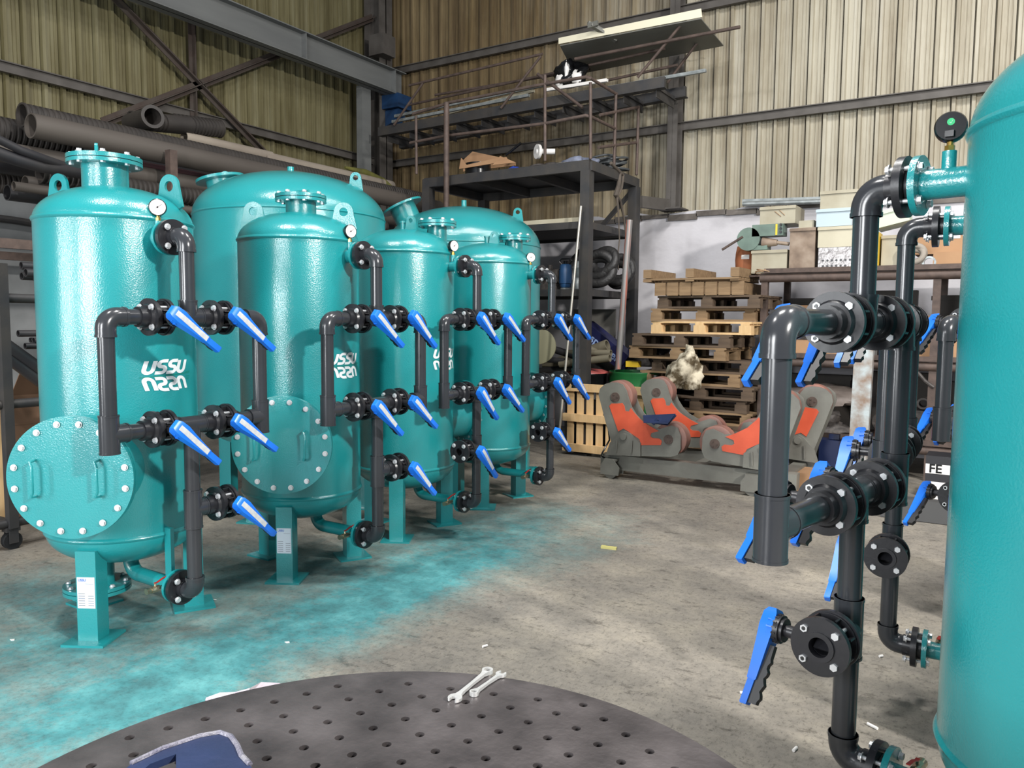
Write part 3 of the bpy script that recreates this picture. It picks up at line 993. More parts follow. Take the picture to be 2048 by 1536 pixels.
cb = ony(1345, 330, YW-.28)
o = part('steel_column', GIRT, None, lambda g: (ibeam(g, (cb.x, YW-.22, 3.12), (cb.x, YW-.22, 8.2), .14, .2, .012, (0, 1, 0)), g.box((cb.x, YW-.25, 3.11), (.34, .34, .02))))
tag(o, 'slim grey steel column on the back wall above the plinth, right of the platform', 'column', kind='structure')
o = part('steel_column', GIRT, None, lambda g: (ibeam(g, (-8.96, 10.0, 0), (-8.96, 10.0, 8.2), .3, .34, .02, (1, 0, 0)), g.box((-8.9, 10.22, 5.1), (.3, .05, .5)), g.box((-8.75, 9.86, 5.98), (.3, .3, .32))))
tag(o, 'heavy steel corner column carrying the grey beam', 'column', kind='structure')
o = part('steel_column', STEELG, None, lambda g: g.box((-8.78, 9.45, 2.65), (.12, .2, 5.2)))
tag(o, 'grey hollow post under the end of the grey beam', 'column', kind='structure')
o = part('beam_bracket', BLUEC, None, lambda g: (g.box((-8.62, 10.06, 5.12), (.34, .34, .22)), g.prism([(-8.78, 10.18, 5.0), (-8.5, 10.18, 5.0), (-8.62, 10.18, 4.8), (-8.78, 10.18, 4.75)], (0, -.22, 0))))
tag(o, 'blue painted bracket under the end of the grey beam', 'bracket', kind='structure')
bx = -8.6
bt = 5.60
o = part('runway_beam', STEELG, None, lambda g: (ibeam(g, (bx, -2, bt-.19), (bx, 10.15, bt-.19), .22, .38, .014), [g.box((bx+.05, y, bt-.19), (.1, .012, .35)) for y in (8.0, 9.9, 5.5)]))
tag(o, 'long grey steel runway beam along the side wall', 'beam', kind='structure')
# cross bracing on the left wall
for a, b, n in (((215, -20), (535, 312), 1), ((205, 245), (745, 35), 2), ((389, 40), (391, 235), 3)):
    p, q = onx(*a, XW+.2), onx(*b, XW+.2)
    if n == 3:
        q = V((XW+.14, p.y, 3.2))
        p = V((XW+.14, p.y, 8))
    o = part('trim_%d' % (k+n), mat('rusty_brace', (74, 68, 62), .65, .1, (60, 46, 40), 6, .6), None, lambda g: (g.bar(p, q, .11, .012, (1, 0, 0)), g.bar(p+V((.03, 0, 0)), q+V((.03, 0, 0)), .012, .07, (1, 0, 0))))
    tag(o, ('diagonal brace falling towards the corner on the side wall', 'diagonal brace rising towards the corner on the side wall', 'upright steel rail behind the crossed braces')[n-1], kind='structure')


# ---------------------------------------------------------------- storage platform on legs
PX0, PX1, PY0, PY1, PZ = -6.62, -4.17, 8.27, 9.65, 3.46
t = empty('storage_platform', ((PX0+PX1)/2, (PY0+PY1)/2, 0))
tag(t, 'tall dark steel storage platform with guard rails in the back corner', 'storage platform')


def atp(name, m, fn, parent, **kw):
    """part given in world coordinates under a thing whose Empty sits elsewhere"""
    o = part(name, m, parent, fn, **kw)
    o.matrix_basis = Matrix.Translation(-V(parent.location))
    return o


atp('deck', STEELD, lambda g: (g.box(((PX0+PX1)/2, (PY0+PY1)/2, PZ-.005), (PX1-PX0, PY1-PY0, .012))), t)
for a, b in (((PX0, PY0), (PX1, PY0)), ((PX1, PY0), (PX1, PY1)), ((PX0, PY1), (PX1, PY1)), ((PX0, PY0), (PX0, PY1)), ((PX0+.8, PY0), (PX0+.8, PY1)), ((PX0+1.6, PY0), (PX0+1.6, PY1))):
    atp('frame_bar', STEELD, lambda g: g.bar((a[0], a[1], PZ-.07), (b[0], b[1], PZ-.07), .06, .11), t)
for x, y in ((PX1-.05, PY0+.03), (PX1-.02, PY1-.05), (PX0+.05, PY0+.03), (PX0+.05, PY1-.05)):
    atp('post', STEELD, lambda g: (g.box((x, y, (PZ-.12)/2), (.12, .12, PZ-.12)), g.box((x, y, .01), (.2, .2, .02))), t)
for z in (2.72, 1.93):
    atp('shelf', STEELD, lambda g: (g.box(((PX0+PX1)/2, (PY0+PY1)/2, z), (PX1-PX0-.1, PY1-PY0-.1, .01)), g.bar((PX0, PY0+.03, z), (PX1, PY0+.03, z), .05, .08), g.bar((PX1-.05, PY0, z), (PX1-.05, PY1, z), .05, .08), g.bar((PX0, PY1, z), (PX1, PY1, z), .05, .08)), t)
atp('brace', STEELD, lambda g: g.bar((PX1-.05, PY1-.02, PZ-.15), ony(1110, 560, PY1), .05, .05), t)
# guard rails
RT = .019


def P0(x, y):
    return ony(x, y, PY0-.02)


def PXs(x, y):
    return onx(x, y, PX1)


for a, b in ((P0(832, 232), P0(833, 348)), (P0(1090, 150), P0(1090, 322)), (P0(1181, 165), P0(1181, 318)), (PXs(1232, 186), PXs(1228, 330)), (PXs(1277, 215), PXs(1273, 350))):
    atp('rail_post', RUSTY, lambda g: g.cyl(a, b, RT, n=12), t)
for pts in ([P0(820, 286), P0(890, 272), P0(1090, 247), P0(1172, 231), PXs(1181, 233), PXs(1232, 258)], [P0(826, 228), P0(900, 205), P0(1090, 168), P0(1172, 154), PXs(1180, 156), PXs(1233, 188)], [PXs(1200, 230), PXs(1277, 214)], [PXs(1197, 295), PXs(1272, 285)]):
    atp('guard_rail', RUSTY, lambda g: g.path(pts, RT, 10), t)
o = part('scaffold_tube', RUSTY, None, lambda g: (g.cyl(ony(893, 205, PY0-.12), V((ony(893, 205, PY0-.12).x-.0, PY0-.12, 0)), .036, n=20)))
tag(o, 'thick worn upright tube in front of the storage platform', 'tube')
# ladder-like pipe rack hung above the platform
t2 = empty('ladder_rack', (-6, 9.6, 4.5))
tag(t2, 'long dark steel ladder rack above the platform, loaded with metal profiles', 'rack')
for a, b in ((ony(758, 264, 9.3), ony(1330, 164, 9.3)), (ony(800, 289, 9.95), ony(1372, 183, 9.95))):
    atp('rack_beam', STEELD, lambda g: (g.bar(a, b, .05, .13), g.bar(a+V((0, .04, -.06)), b+V((0, .04, -.06)), .09, .012)), t2)
a, b = ony(758, 264, 9.3), ony(1330, 164, 9.3)
for i in range(11):
    p = a+(b-a)*((i+.3)/10.6)
    atp('rung', STEELD, lambda g: (g.bar(p+V((0, 0, -.03)), p+V((0, .7, -.03)), .05, .04), g.bar(p+V((0, .05, -.10)), p+V((0, .65, -.10)), .012, .1)), t2)
for a, b in ((ony(788, 250, 9.25), ony(846, 166, 9.25)), (ony(1002, 216, 9.25), ony(1082, 112, 9.25)), (ony(1275, 155, 9.25), ony(1370, 40, 9.25)), (ony(1335, 165, 9.9), ony(1412, 62, 9.9))):
    atp('rack_strut', RUSTY, lambda g: g.cyl(a, b, .018, n=10), t2)
for a, b in ((ony(818, 171, 9.25), ony(1085, 108, 9.25)), (ony(818, 210, 9.6), ony(1330, 97, 9.6)), (ony(1195, 165, 9.6), ony(1355, 130, 9.6))):
    atp('rack_rail', RUSTY, lambda g: g.cyl(a, b, .018, n=10), t2)
# loose profiles on the rack
k = 0
for x0, y0, x1, y1, Y, m, w, lab in (
    (790, 235, 1110, 168, 9.45, GALV, .035, 'long perforated galvanised channel lying on the ladder rack, uppermost'),
    (785, 246, 1058, 193, 9.40, GALV, .035, 'perforated galvanised channel lying on the ladder rack, front one'),
    (900, 228, 1068, 184, 9.55, CREAM, .025, 'short white plastic trunking on the ladder rack'),
    (1180, 185, 1412, 144, 9.50, GALV, .035, 'pale perforated channel sticking out past the right end of the rack'),
    (870, 190, 1180, 138, 9.75, RUSTY, .03, 'thin rusty tube lying along the back of the ladder rack'),
    (810, 262, 1075, 215, 9.5, GALV, .035, 'perforated galvanised channel lowest in the pile on the ladder rack'),
    (830, 250, 1010, 219, 9.7, CREAM, .025, 'pale trunking lying between the galvanised channels'),
    (1090, 183, 1215, 163, 9.40, WHITE, .03, 'bright white strip lying on the ladder rack beside a bag'),
    (1075, 86+62, 1165, 215, 9.2, RUSTY, .035, 'short loose tube sloping down across the guard rail')):
    a, b = ony(x0, y0, Y), ony(x1, y1, Y)

    def prof(g):
        d = (b-a).normalized()
        if m is RUSTY:
            g.cyl(a, b, w*.6, n=10)
        else:
            g.bar(a, b, .04, .006)
            n = max(3, int((b-a).length/.06))
            for s_ in (-1, 1):
                g.bar(a+V((0, .02*s_, .018)), b+V((0, .02*s_, .018)), .004, .036)
            if m is GALV:
                for i in range(n):
                    p = a+(b-a)*((i+.5)/n)
                    g.box(p+V((0, -.0225, .018)), (.03, .002, .01))
    o = part('metal_profile' if m is not RUSTY else 'steel_tube', m, None, prof)
    tag(o, lab, 'profile' if m is not RUSTY else 'tube')
# sheets leaning over the rack
Y = 9.7
t3 = empty('metal_sheet', tuple(ony(1280, 80, Y)))
tag(t3, 'large grey metal sheet with a pale folded edge leaning high above the platform', 'metal sheet')
q = [ony(1120, 92, 9.15), ony(1402, 38, 9.15), ony(1447, 92, 10.15), ony(1150, 150, 10.15)]
atp('panel', SHEET, lambda g: g.prism(q, (0, 0, .012)), t3)
atp('folded_edge', SHEETE, lambda g: g.prism([ony(1117, 76, 9.15), ony(1402, 17, 9.15), ony(1404, 34, 9.15), ony(1117, 88, 9.15)], (0, .012, 0)), t3)
atp('seam_strip', SHEET, lambda g: g.bar(ony(1176, 45, 9.1), ony(1270, 95, 9.6), .05, .03), t3)
o = part('steel_tube', RUSTY, None, lambda g: g.cyl(ony(1150, 118, 9.22), ony(1480, 54, 9.22), .02, n=10))
tag(o, 'thin tube running under the big sheet and past its right end', 'tube')
o = part('steel_offcut', SHEET, None, lambda g: (g.bar(ony(1182, 50, 9.05), ony(1232, 82, 9.3), .07, .03), g.bar(ony(1176, 52, 9.05), ony(1196, 46, 9.05), .03, .06)))
tag(o, 'short pale folded offcut lying on the big metal sheet', 'offcut')


# crumpled soft things
def blobmesh(g, c, sx, sy, sz, n=14, m=22, amp=.25, seed=1, squash=True):
    rnd = random.Random(seed)
    ph = [(rnd.uniform(1, 4), rnd.uniform(1, 5), rnd.uniform(0, 6), rnd.uniform(.3, 1)) for _ in range(9)]
    vs = []
    for i in range(n+1):
        th = PI*i/n
        for j in range(m):
            a = 2*PI*j/m
            k = 1+amp*sum(w*math.sin(p*a*round(1) + q*th*2+f) if False else w*math.sin(round(p)*a+q*th+f) for p, q, f, w in ph)/3
            k += rnd.uniform(-amp, amp)*.25*math.sin(th)
            z = math.cos(th)*sz*k
            if squash and z < -sz*.55:
                z = -sz*.55
            vs.append((c[0]+math.sin(th)*math.cos(a)*sx*k, c[1]+math.sin(th)*math.sin(a)*sy*k, c[2]+z))
    g.add(vs, [(i*m+j, i*m+(j+1) % m, (i+1)*m+(j+1) % m, (i+1)*m+j) for i in range(n) for j in range(m)])


def soft(name, m, px, py, Y, sx, sy, sz, lab, cat, seed=1, amp=.25, Z=None):
    c = ony(px, py, Y)
    o = part(name, m, None, lambda g: blobmesh(g, (0, 0, 0), sx, sy, sz, 16, 26, amp, seed), ang=60)
    o.location = c if Z is None else V((c.x, c.y, Z+sz*.55))
    tag(o, lab, cat)
    return o


bc = ony(1142, 152, 9.5)
b_ = soft('plastic_bag', BLACK, 1142, 155, 9.5, .2, .16, .18, 'shiny black and white plastic bag on the ladder rack', 'bag', 3, .35)
part('white_patch', WHITE, b_, lambda g: (blobmesh(g, (-.12, -.1, -.05), .07, .05, .09, 8, 10, .3, 4, False), blobmesh(g, (.13, -.09, -.04), .08, .05, .08, 8, 10, .3, 5, False), blobmesh(g, (.0, -.13, .06), .03, .03, .11, 8, 10, .3, 6, False)), ang=50)
# things on the platform deck
tb = empty('cardboard_box', tuple(ony(975, 330, 8.6)))
tb.location.z = PZ
tag(tb, 'torn open cardboard box with a black reel in it, on the platform', 'box')
c = V(tb.location)
atp('box_body', CARD, lambda g: (g.prism([ony(918, 338, 8.42), ony(1015, 322, 8.42), ony(1012, 314, 8.42), ony(985, 318, 8.42), ony(932, 330, 8.42), ony(922, 316, 8.42)], (0, .02, 0)), g.prism([ony(926, 320, 8.85), ony(945, 303, 8.85), ony(1002, 315, 8.85), ony(1030, 326, 8.85), ony(1030, 331, 8.85), ony(926, 343, 8.85)], (0, .02, 0)), g.prism([(c.x-.35, 8.42, PZ+.01), (c.x+.25, 8.42, PZ+.01), (c.x+.25, 8.86, PZ+.01), (c.x-.35, 8.86, PZ+.01)], (0, 0, .01)), g.prism([ony(985, 330, 8.4), ony(1032, 325, 8.4), ony(1000, 312, 8.45)], (0, .015, 0))), tb)
o = part('cable_reel', BLACK, None, lambda g: g.lathe([(.08, 0), (.17, 0), (.17, .16), (.08, .16)], (0, 0, 0), (0, 0, 1), 30, True))
o.location = (ony(956, 330, 8.62).x, 8.62, PZ+.025)
tag(o, 'black cable reel inside the torn cardboard box', 'reel')
hs = 0
for px, py, Y, sx, sz, m, lab, cat, nm in (
    (1028, 308, 8.7, .12, .07, mat('blue_tool_body', (36, 62, 150), .4), 'blue power tool lying behind the torn cardboard box', 'tool', 'power_tool'),
    (1135, 310, 8.7, .20, .05, mat('grey_rag', (190, 186, 176), .8, 0, (110, 112, 122), 9, .6, bump=.5, bscale=20), 'crumpled pale rag on the right part of the platform', 'rag', 'rag'),
    (1160, 300, 8.8, .22, .09, mat('grey_blue_rag', (136, 144, 166), .7, 0, (70, 72, 82), 9, .6, bump=.5, bscale=20), 'blue-grey crumpled plastic film on the platform corner', 'film', 'plastic_film')):
    hs += 1
    soft(nm, m, px, py, Y, sx, sx*.7, sz, lab, cat, hs, .3, PZ+.005)
o = part('power_tool_bar', BLACK, None, lambda g: g.cyl(ony(1012, 310, 8.7), ony(1042, 286, 8.7), .016, n=10))
tag(o, 'black bar sticking up beside the blue tool on the platform', 'bar')
fc = ony(1073, 303, 8.65)
o = part('steel_flange', WHITE, None, lambda g: (g.cyl(fc, fc+V((.02, .03, 0)), .09, n=30), g.cyl(fc, fc+V((.2, .12, .0)), .035, n=20)))
tag(o, 'bright round white flange standing on the platform edge', 'flange')


def coil(name, m, c, R, rr, turns, lab, cat, seed=0, tilt=0, H_=.1, amp=.02, n=26, pp=7):
    rnd = random.Random(seed)

    def fn(g):
        for t_ in range(turns):
            tx, ty = rnd.uniform(-.25, .25)+tilt, rnd.uniform(-.25, .25)
            r_ = R*rnd.uniform(.8, 1.05)
            M_ = Matrix.Rotation(tx, 3, 'X') @ Matrix.Rotation(ty, 3, 'Y')
            off = V((rnd.uniform(-amp, amp), rnd.uniform(-amp, amp), H_*t_/turns))
            g.path([M_ @ V((r_*math.cos(2*PI*i/n), r_*math.sin(2*PI*i/n)*.9, 0))+off for i in range(n)], rr, pp, closed=True)
    o = part(name, m, None, fn, ang=60)
    o.location = c
    tag(o, lab, cat)
    return o


coil('welding_cable', HOSE, (-4.42, 9.2, PZ+.07), .22, .014, 9, 'tangled dark cables heaped at the rear right corner of the platform', 'cable', 5, 0, .12, .08)
coil('chain_sling', SCRAP, (-5.2, 8.75, PZ+.04), .13, .012, 6, 'small dark heap of chain on the middle of the platform', 'chain', 8, 0, .05, .05)
soft('scrap_heap', SCRAP, 1110, 300, 8.75, .16, .12, .06, 'dark oily metal bits between flange and rags on the platform', 'scrap', 12, .5, PZ+.005)
BLACKH = mat('black_ribbed_hose', (34, 34, 36), .5, 0, (48, 47, 46), 30, .5, bump=.6, bscale=30)
# lifting slings hanging from the platform
o = part('lifting_sling', mat('worn_sling', (96, 86, 76), .8, 0, (66, 60, 54), 9, .5), None, lambda g: (g.path([onx(x, y, PX1+.03) for x, y in ((1222, 326), (1240, 345), (1237, 372), (1231, 390), (1240, 402), (1247, 430), (1252, 475), (1252, 520), (1246, 545))], [.02, .022, .028, .03, .022, .014, .010, .009, .008], 8), g.path([onx(x, y, PX1+.035) for x, y in ((1232, 335), (1246, 350), (1243, 375), (1234, 395), (1237, 430), (1239, 480), (1235, 515), (1237, 540))], [.016, .02, .02, .018, .010, .009, .008, .008], 8)))
tag(o, 'frayed grey lifting sling hanging from the right edge of the platform', 'sling')
o = part('steel_bracket', GIRT, None, lambda g: (g.bar((PX1+.05, PY1+.0, ony(1275, 404, PY1).z), (cb.x, YW-.2, ony(1340, 412, YW-.2).z), .06, .15),))
tag(o, 'short grey steel arm tying the platform post to the wall column', 'bracket')
# things on the platform shelves
S1, S2 = 2.73, 1.94
o = part('white_board', CREAM, None, lambda g: (g.box((-5.05, 8.5, S1+.05), (1.5, .3, .08)),))
tag(o, 'pale board lying on the upper platform shelf', 'board')
tp = empty('submersible_pump', tuple(ony(1131, 560, 8.5)))
tp.location.z = S2
tag(tp, 'blue submersible pump with a black handle on the lower platform shelf', 'pump')
part('body', PUMPB, tp, lambda g: g.lathe([(0, .06), (.06, .06), (.07, .09), (.07, .10), (.078, .11), (.078, .27), (.072, .28), (.072, .33), (.05, .345), (0, .345)], n=28))
part('strainer', GALV, tp, lambda g: g.lathe([(0, 0), (.06, 0), (.065, .05), (.05, .06), (0, .06)], n=20))
part('handle', BLACK, tp, lambda g: (g.path([(-.05, 0, .34), (-.09, 0, .38), (-.06, 0, .41), (.06, 0, .41), (.09, 0, .38), (.05, 0, .34)], .008, 8), g.cyl((0, 0, .345), (0, 0, .385), .03, n=12)))
coil('corrugated_hose_coil', BLACKH, (ony(1195, 560, 8.75).x, 8.8, S2+.27), .2, .055, 4, 'fat coil of black corrugated hose on the lower platform shelf', 'hose coil', 21, 1.35, .16, .05, 26, 12)
coil('corrugated_hose_coil', BLACKH, (ony(1228, 560, 9.1).x, 9.2, S2+.24), .19, .05, 4, 'second black hose coil, nearer the rear post of the platform', 'hose coil', 22, 1.2, .12, .03, 26, 12)
o = part('motor_block', SCRAP, None, lambda g: (g.box((0, 0, .08), (.2, .2, .16)), g.cyl((-.14, 0, .2), (.14, 0, .2), .09, n=20), g.cyl((.0, 0, .28), (0, 0, .34), .03, n=12)))
o.location = (ony(1100, 570, 8.5).x, 8.5, S2)
tag(o, 'small black motor standing left of the blue pump', 'motor')
o = part('grey_pump_body', GALV, None, lambda g: g.lathe([(0, 0), (.1, 0), (.11, .1), (.07, .18), (.09, .3), (.05, .38), (0, .38)], n=24))
o.location = (ony(1158, 570, 8.6).x, 8.6, S2)
tag(o, 'grey metal pump casing between blue pump and front platform post', 'pump casing')
# long bars leaning on the platform
o = part('leaning_rod', mat('bright_rod', (190, 186, 176), .35, .5), None, lambda g: g.cyl(ony(1162, 412, 8.15), ony(1118, 870, 7.9), .014, n=12))
tag(o, 'thin bright rod leaning against the front platform post', 'rod')
o = part('leaning_tube', mat('grey_tube_red_stripe', (126, 124, 122), .4, .3, (178, 112, 98), 1.4, .08, c3=(128, 124, 122), stretch=(16, 16, .3)), None, lambda g: g.cyl(ony(1259, 440, 8.75), ony(1236, 738, 8.7), .038, n=20))
tag(o, 'tall grey tube with red streaks standing in the green drum', 'tube')

# ---------------------------------------------------------------- drums and floor clutter behind the rotator
gd_ = ony(1265, 760, 8.75)
DX = gd_.x
def drum(name, x, y, r, h, m, lab, extra=None):
    t = empty(name, (x, y, 0))
    tag(t, lab, 'drum')
    part('body', m, t, lambda g: g.lathe([(0, .03), (r-.012, .03), (r-.012, h-.02), (r-.008, h), (r+.006, h), (r+.008, h-.012), (r, h-.03), (r, h*.70), (r+.010, h*.68), (r+.010, h*.665), (r, h*.65), (r, h*.38), (r+.010, h*.36), (r+.010, h*.345), (r, h*.33), (r, .03), (r+.006, .015), (r+.004, 0), (0, 0)], n=48))
    return t
dg = drum('steel_drum', DX, 8.8, .30, .99, DRUMG, 'open green steel drum behind the upright pallet')
part('bolt_clamp', ZINC, dg, lambda g: g.box((.30, -.07, .93), (.03, .05, .06)))
db = drum('steel_drum', DX-.62, 8.75, .27, .95, BLACK, 'black drum with a red lid left of the green drum')
part('lid', mat('faded_red_lid', (190, 96, 90), .5), db, lambda g: g.lathe([(0, 1.0), (.2, .99), (.27, .965), (.275, .945), (.26, .94)], n=36))
o = part('yellow_block', YEL, None, lambda g: g.box((0, 0, 0), (.16, .1, .07)))
o.location = ony(1267, 728, 8.75)
tag(o, 'small yellow block lying on the rim of the green drum', 'block')
# upright pallet in front of the drum
def pallet(name, M_, lab, wood, upright=False, L=1.2, W=.8):
    t = empty(name)
    t.matrix_world = M_
    tag(t, lab, 'pallet', GP)
    def top(g):
        for i in range(7):
            y = -W/2+.05+(W-.1)*i/6
            g.box((0, y, .133), (L, .092, .022))
        for x in (-L/2+.07, 0, L/2-.07):
            g.box((x, 0, .111), (.1, W, .022))
    part('deck_boards', wood, t, top, 'pt')
    for ix, x in enumerate((-L/2+.07, 0, L/2-.07)):
        for iy, y in enumerate((-W/2+.05, 0, W/2-.05)):
            part('block', wood, t, lambda g: g.box((0, 0, 0), (.135, .1, .078)), 'pbk').matrix_basis = Matrix.Translation((x, y, .061))
    for y in (-W/2+.05, 0, W/2-.05):
        part('base_board', wood, t, lambda g: g.box((0, 0, 0), (L, .1, .022)), 'pbb').matrix_basis = Matrix.Translation((0, y, .011))
    return t


GP = None
# standing on its long edge
t = empty('wooden_pallet', (-3.78, 8.22, 0))
tag(t, 'light pine pallet standing on edge behind the welding rotator', 'pallet')
for i in range(10):
    x = -.57+.127*i
    part('board', WOODL, t, lambda g: g.box((0, 0, 0), (.085, .02, .76)), 'ub').matrix_basis = Matrix.Translation((x, 0, .45))
for z in (.81, .45, .09):
    part('rail', WOODL, t, lambda g: g.box((0, 0, 0), (1.3, .045, .09)), 'ur').matrix_basis = Matrix.Translation((0, -.035, z))
# stack of pallets
GP = None
rnd = random.Random(11)
z = 0.0
cx, cy = -2.95, 9.0
names = ['lowest', 'second', 'third', 'fourth', 'fifth', 'sixth', 'seventh', 'eighth', 'ninth', 'tenth', 'eleventh', 'twelfth', 'thirteenth']
offs = [(0, 0, 0), (.02, .02, 2), (-.03, 0, -2), (.02, 0, 3), (.0, .05, -3), (.05, -.02, 1), (-.08, 0, -2), (.06, .02, -4), (-.20, -.05, -5), (-.16, -.06, -4), (.06, -.02, -5), (.0, .05, 4), (.12, 0, -3)]
for i in range(13):
    dx, dy, a = offs[i]
    pallet('wooden_pallet', Matrix.Translation((cx+dx, cy+dy, z)) @ Matrix.Rotation(math.radians(a), 4, 'Z'), 'used wooden pallet, %s from the bottom of the tall stack' % names[i] if i else 'used wooden pallet at the very bottom of the tall stack', (WOODD, WOOD, WOODD, WOOD, WOODD)[i % 5] if i != 10 else WOODL)
    z += .1455
pz = z
o = part('wooden_crate_side', WOOD, None, lambda g: (g.box((0, 0, .075), (1.0, .8, .13)), [g.box((-.45+.15*i, -.41, .075), (.13, .02, .15)) for i in range(7)]))
o.location = (-2.95, 9.0, pz)
tag(o, 'low box of short boards on top of the pallet stack', 'crate')
pz += .155
t = empty('wooden_pallet', (-3.04, 8.95, pz))
tag(t, 'pallet lying upside down on top of the stack, overhanging to the left', 'pallet')
for i in range(7):
    part('board', WOOD, t, lambda g: g.box((0, 0, 0), (1.12, .085, .02)), 'tb').matrix_basis = Matrix.Translation((0, -.36+.12*i, .03)) @ Matrix.Rotation(.02*((i*7) % 3-1), 4, 'Z')
for x in (-.51, .0, .51):
    part('bearer', WOOD, t, lambda g: g.box((0, 0, 0), (.095, .80, .10)), 'tbr').matrix_basis = Matrix.Translation((x, 0, .095))
for x in (-.51, 0, .51):
    part('under_board', WOOD, t, lambda g: g.box((0, 0, 0), (.1, .8, .018)), 'tub').matrix_basis = Matrix.Translation((x, 0, .01))
soft('canvas_rag', CANVAS, 1370, 752, 8.25, .19, .12, .26, 'dirty crumpled canvas hanging on the front of the pallet stack', 'rag', 31, .4)
# ---------------------------------------------------------------- welding rotator
RY = 7.3
t = empty('welding_rotator', (-2.5, 7.6, 0))
tag(t, 'grey and orange pipe-turning rotator on a low wheeled frame', 'rotator')
atp('base_frame', ROLG, lambda g: (g.box((-2.5, RY, .155), (1.95, .12, .15)), g.box((-2.5, RY+.75, .155), (1.95, .12, .15)), g.box((-3.35, RY+.37, .155), (.12, .75, .13)), g.box((-1.65, RY+.37, .155), (.12, .75, .13)), g.box((-2.5, RY+.37, .155), (.1, .75, .1))), t)
for x, y in ((-3.33, RY-.06), (-1.9, RY-.06), (-3.3, RY+.85), (-1.65, RY+.85)):
    w_ = atp('caster', ROLG, lambda g: (g.prism([(x-.1, y-.1, .04), (x+.1, y-.1, .04), (x+.11, y-.1, .12), (x+.04, y-.1, .2), (x-.05, y-.1, .2), (x-.1, y-.1, .13)], (0, .012, 0)), g.prism([(x-.1, y+.02, .04), (x+.1, y+.02, .04), (x+.11, y+.02, .12), (x+.04, y+.02, .2), (x-.05, y+.02, .2), (x-.1, y+.02, .13)], (0, .012, 0)), g.box((x, y-.03, .19), (.13, .12, .02))), t)
    part('wheel', ROLG, w_, lambda g: g.cyl((x, y-.08, .075), (x, y+.02, .075), .075, n=24))
OUT = [(1197, 790), (1200, 777), (1210, 768), (1221, 765), (1234, 765), (1245, 769), (1252, 780), (1257, 797), (1263, 814), (1272, 829), (1285, 843), (1302, 854), (1320, 858), (1342, 851), (1355, 856), (1361, 872), (1361, 898), (1355, 910), (1341, 914), (1283, 912), (1228, 909), (1222, 882), (1210, 840)]
ORG = [(1219, 812), (1223, 807), (1235, 807), (1245, 806), (1249, 812), (1251, 822), (1258, 823), (1262, 812+4), (1266, 822), (1280, 838), (1300, 852), (1318, 862), (1303, 866), (1301, 872), (1306, 876), (1319, 877), (1324, 882), (1322, 890), (1283, 890), (1279, 878), (1256, 862), (1247, 857), (1237, 863)]
def P2(l, y, dx=0, mir=False):
    out = []
    for p in l:
        q = ony(p[0], p[1], RY-.10)
        x = q.x
        if mir:
            x = -5.0-x
        out.append(V((x+dx, y, q.z)))
    return out
for dx, dy, mir, dz in ((0, 0, False, 0), (0, 0, True, .0), (.14, .75, False, .0), (.14, .75, True, .0)):
    y0 = RY-.10+dy
    def bog(g):
        for yy in (y0, y0+.19):
            g.prism(P2(OUT, yy, dx, mir), (0, .018, 0))
        g.prism([p for p in P2([(1214, 909), (1283, 912), (1283, 886), (1262, 866), (1250, 861), (1240, 866), (1222, 885)], y0-.03, dx, mir)], (0, .03, 0))
        for a_ in (1236, 1266):
            q_ = P2([(a_, 905), (a_+2, 880)], y0-.045, dx, mir)
            g.bar(q_[0], q_[1], .012, .012)
        c_ = P2([(1250, 872)], y0, dx, mir)[0]
        g.cyl(c_+V((0, -.05, 0)), c_+V((0, .2, 0)), .035, n=16)
    bo = atp('roller_carriage', ROLG, bog, t)
    part('panel', ROLO, bo, lambda g: g.prism(P2(ORG, y0-.006, dx, mir), (0, .008, 0)))
    for pxl in ((1231, 794), (1337, 879)):
        c_ = P2([pxl], y0, dx, mir)[0]
        wl_ = part('roller', ROLW, bo, lambda g: g.lathe([(0, .04), (.145, .04), (.165, .05), (.165, .17), (.145, .18), (0, .18)], c_, (0, 1, 0), 40))
        part('axle_cap', RUSTY, bo, lambda g: (g.cyl(c_+V((0, -.012, 0)), c_, .047, n=20), [g.cyl(c_+V((.026*math.cos(a_), -.018, .026*math.sin(a_))), c_+V((.026*math.cos(a_), -.01, .026*math.sin(a_))), .008, n=6) for a_ in (0, 2.1, 4.2)]))
o = part('steel_tray', DBLUE, None, lambda g: (g.prism([ony(1287, 845, 7.12), ony(1335, 851, 7.12), ony(1352, 832, 7.12), ony(1349, 829, 7.2), ony(1334, 848, 7.14), ony(1289, 842, 7.14)], (0, .02, 0)), g.prism([ony(1286, 832, 7.2), ony(1351, 829, 7.2), ony(1336, 848, 7.05), ony(1287, 846, 7.05)], (0, 0, .008)), g.cyl(ony(1306, 848, 7.1), ony(1316, 838, 7.1), .018, n=10), g.bar(ony(1308, 843, 7.1), ony(1328, 842, 7.1), .012)))
tag(o, 'small dark steel tray with a clamp resting on the left rotator roller', 'tray')
tb = part('power_cable', BLACK, None, lambda g: g.path([ony(1214, 800, 7.3), ony(1216, 850, 7.3), ony(1219, 880, 7.3), ony(1205, 905, 7.2), ony(1202, 911, 7.15), ony(1212, 918, 7.2)], .009, 8))
tag(tb, 'black cable hanging down the left end of the rotator', 'cable')


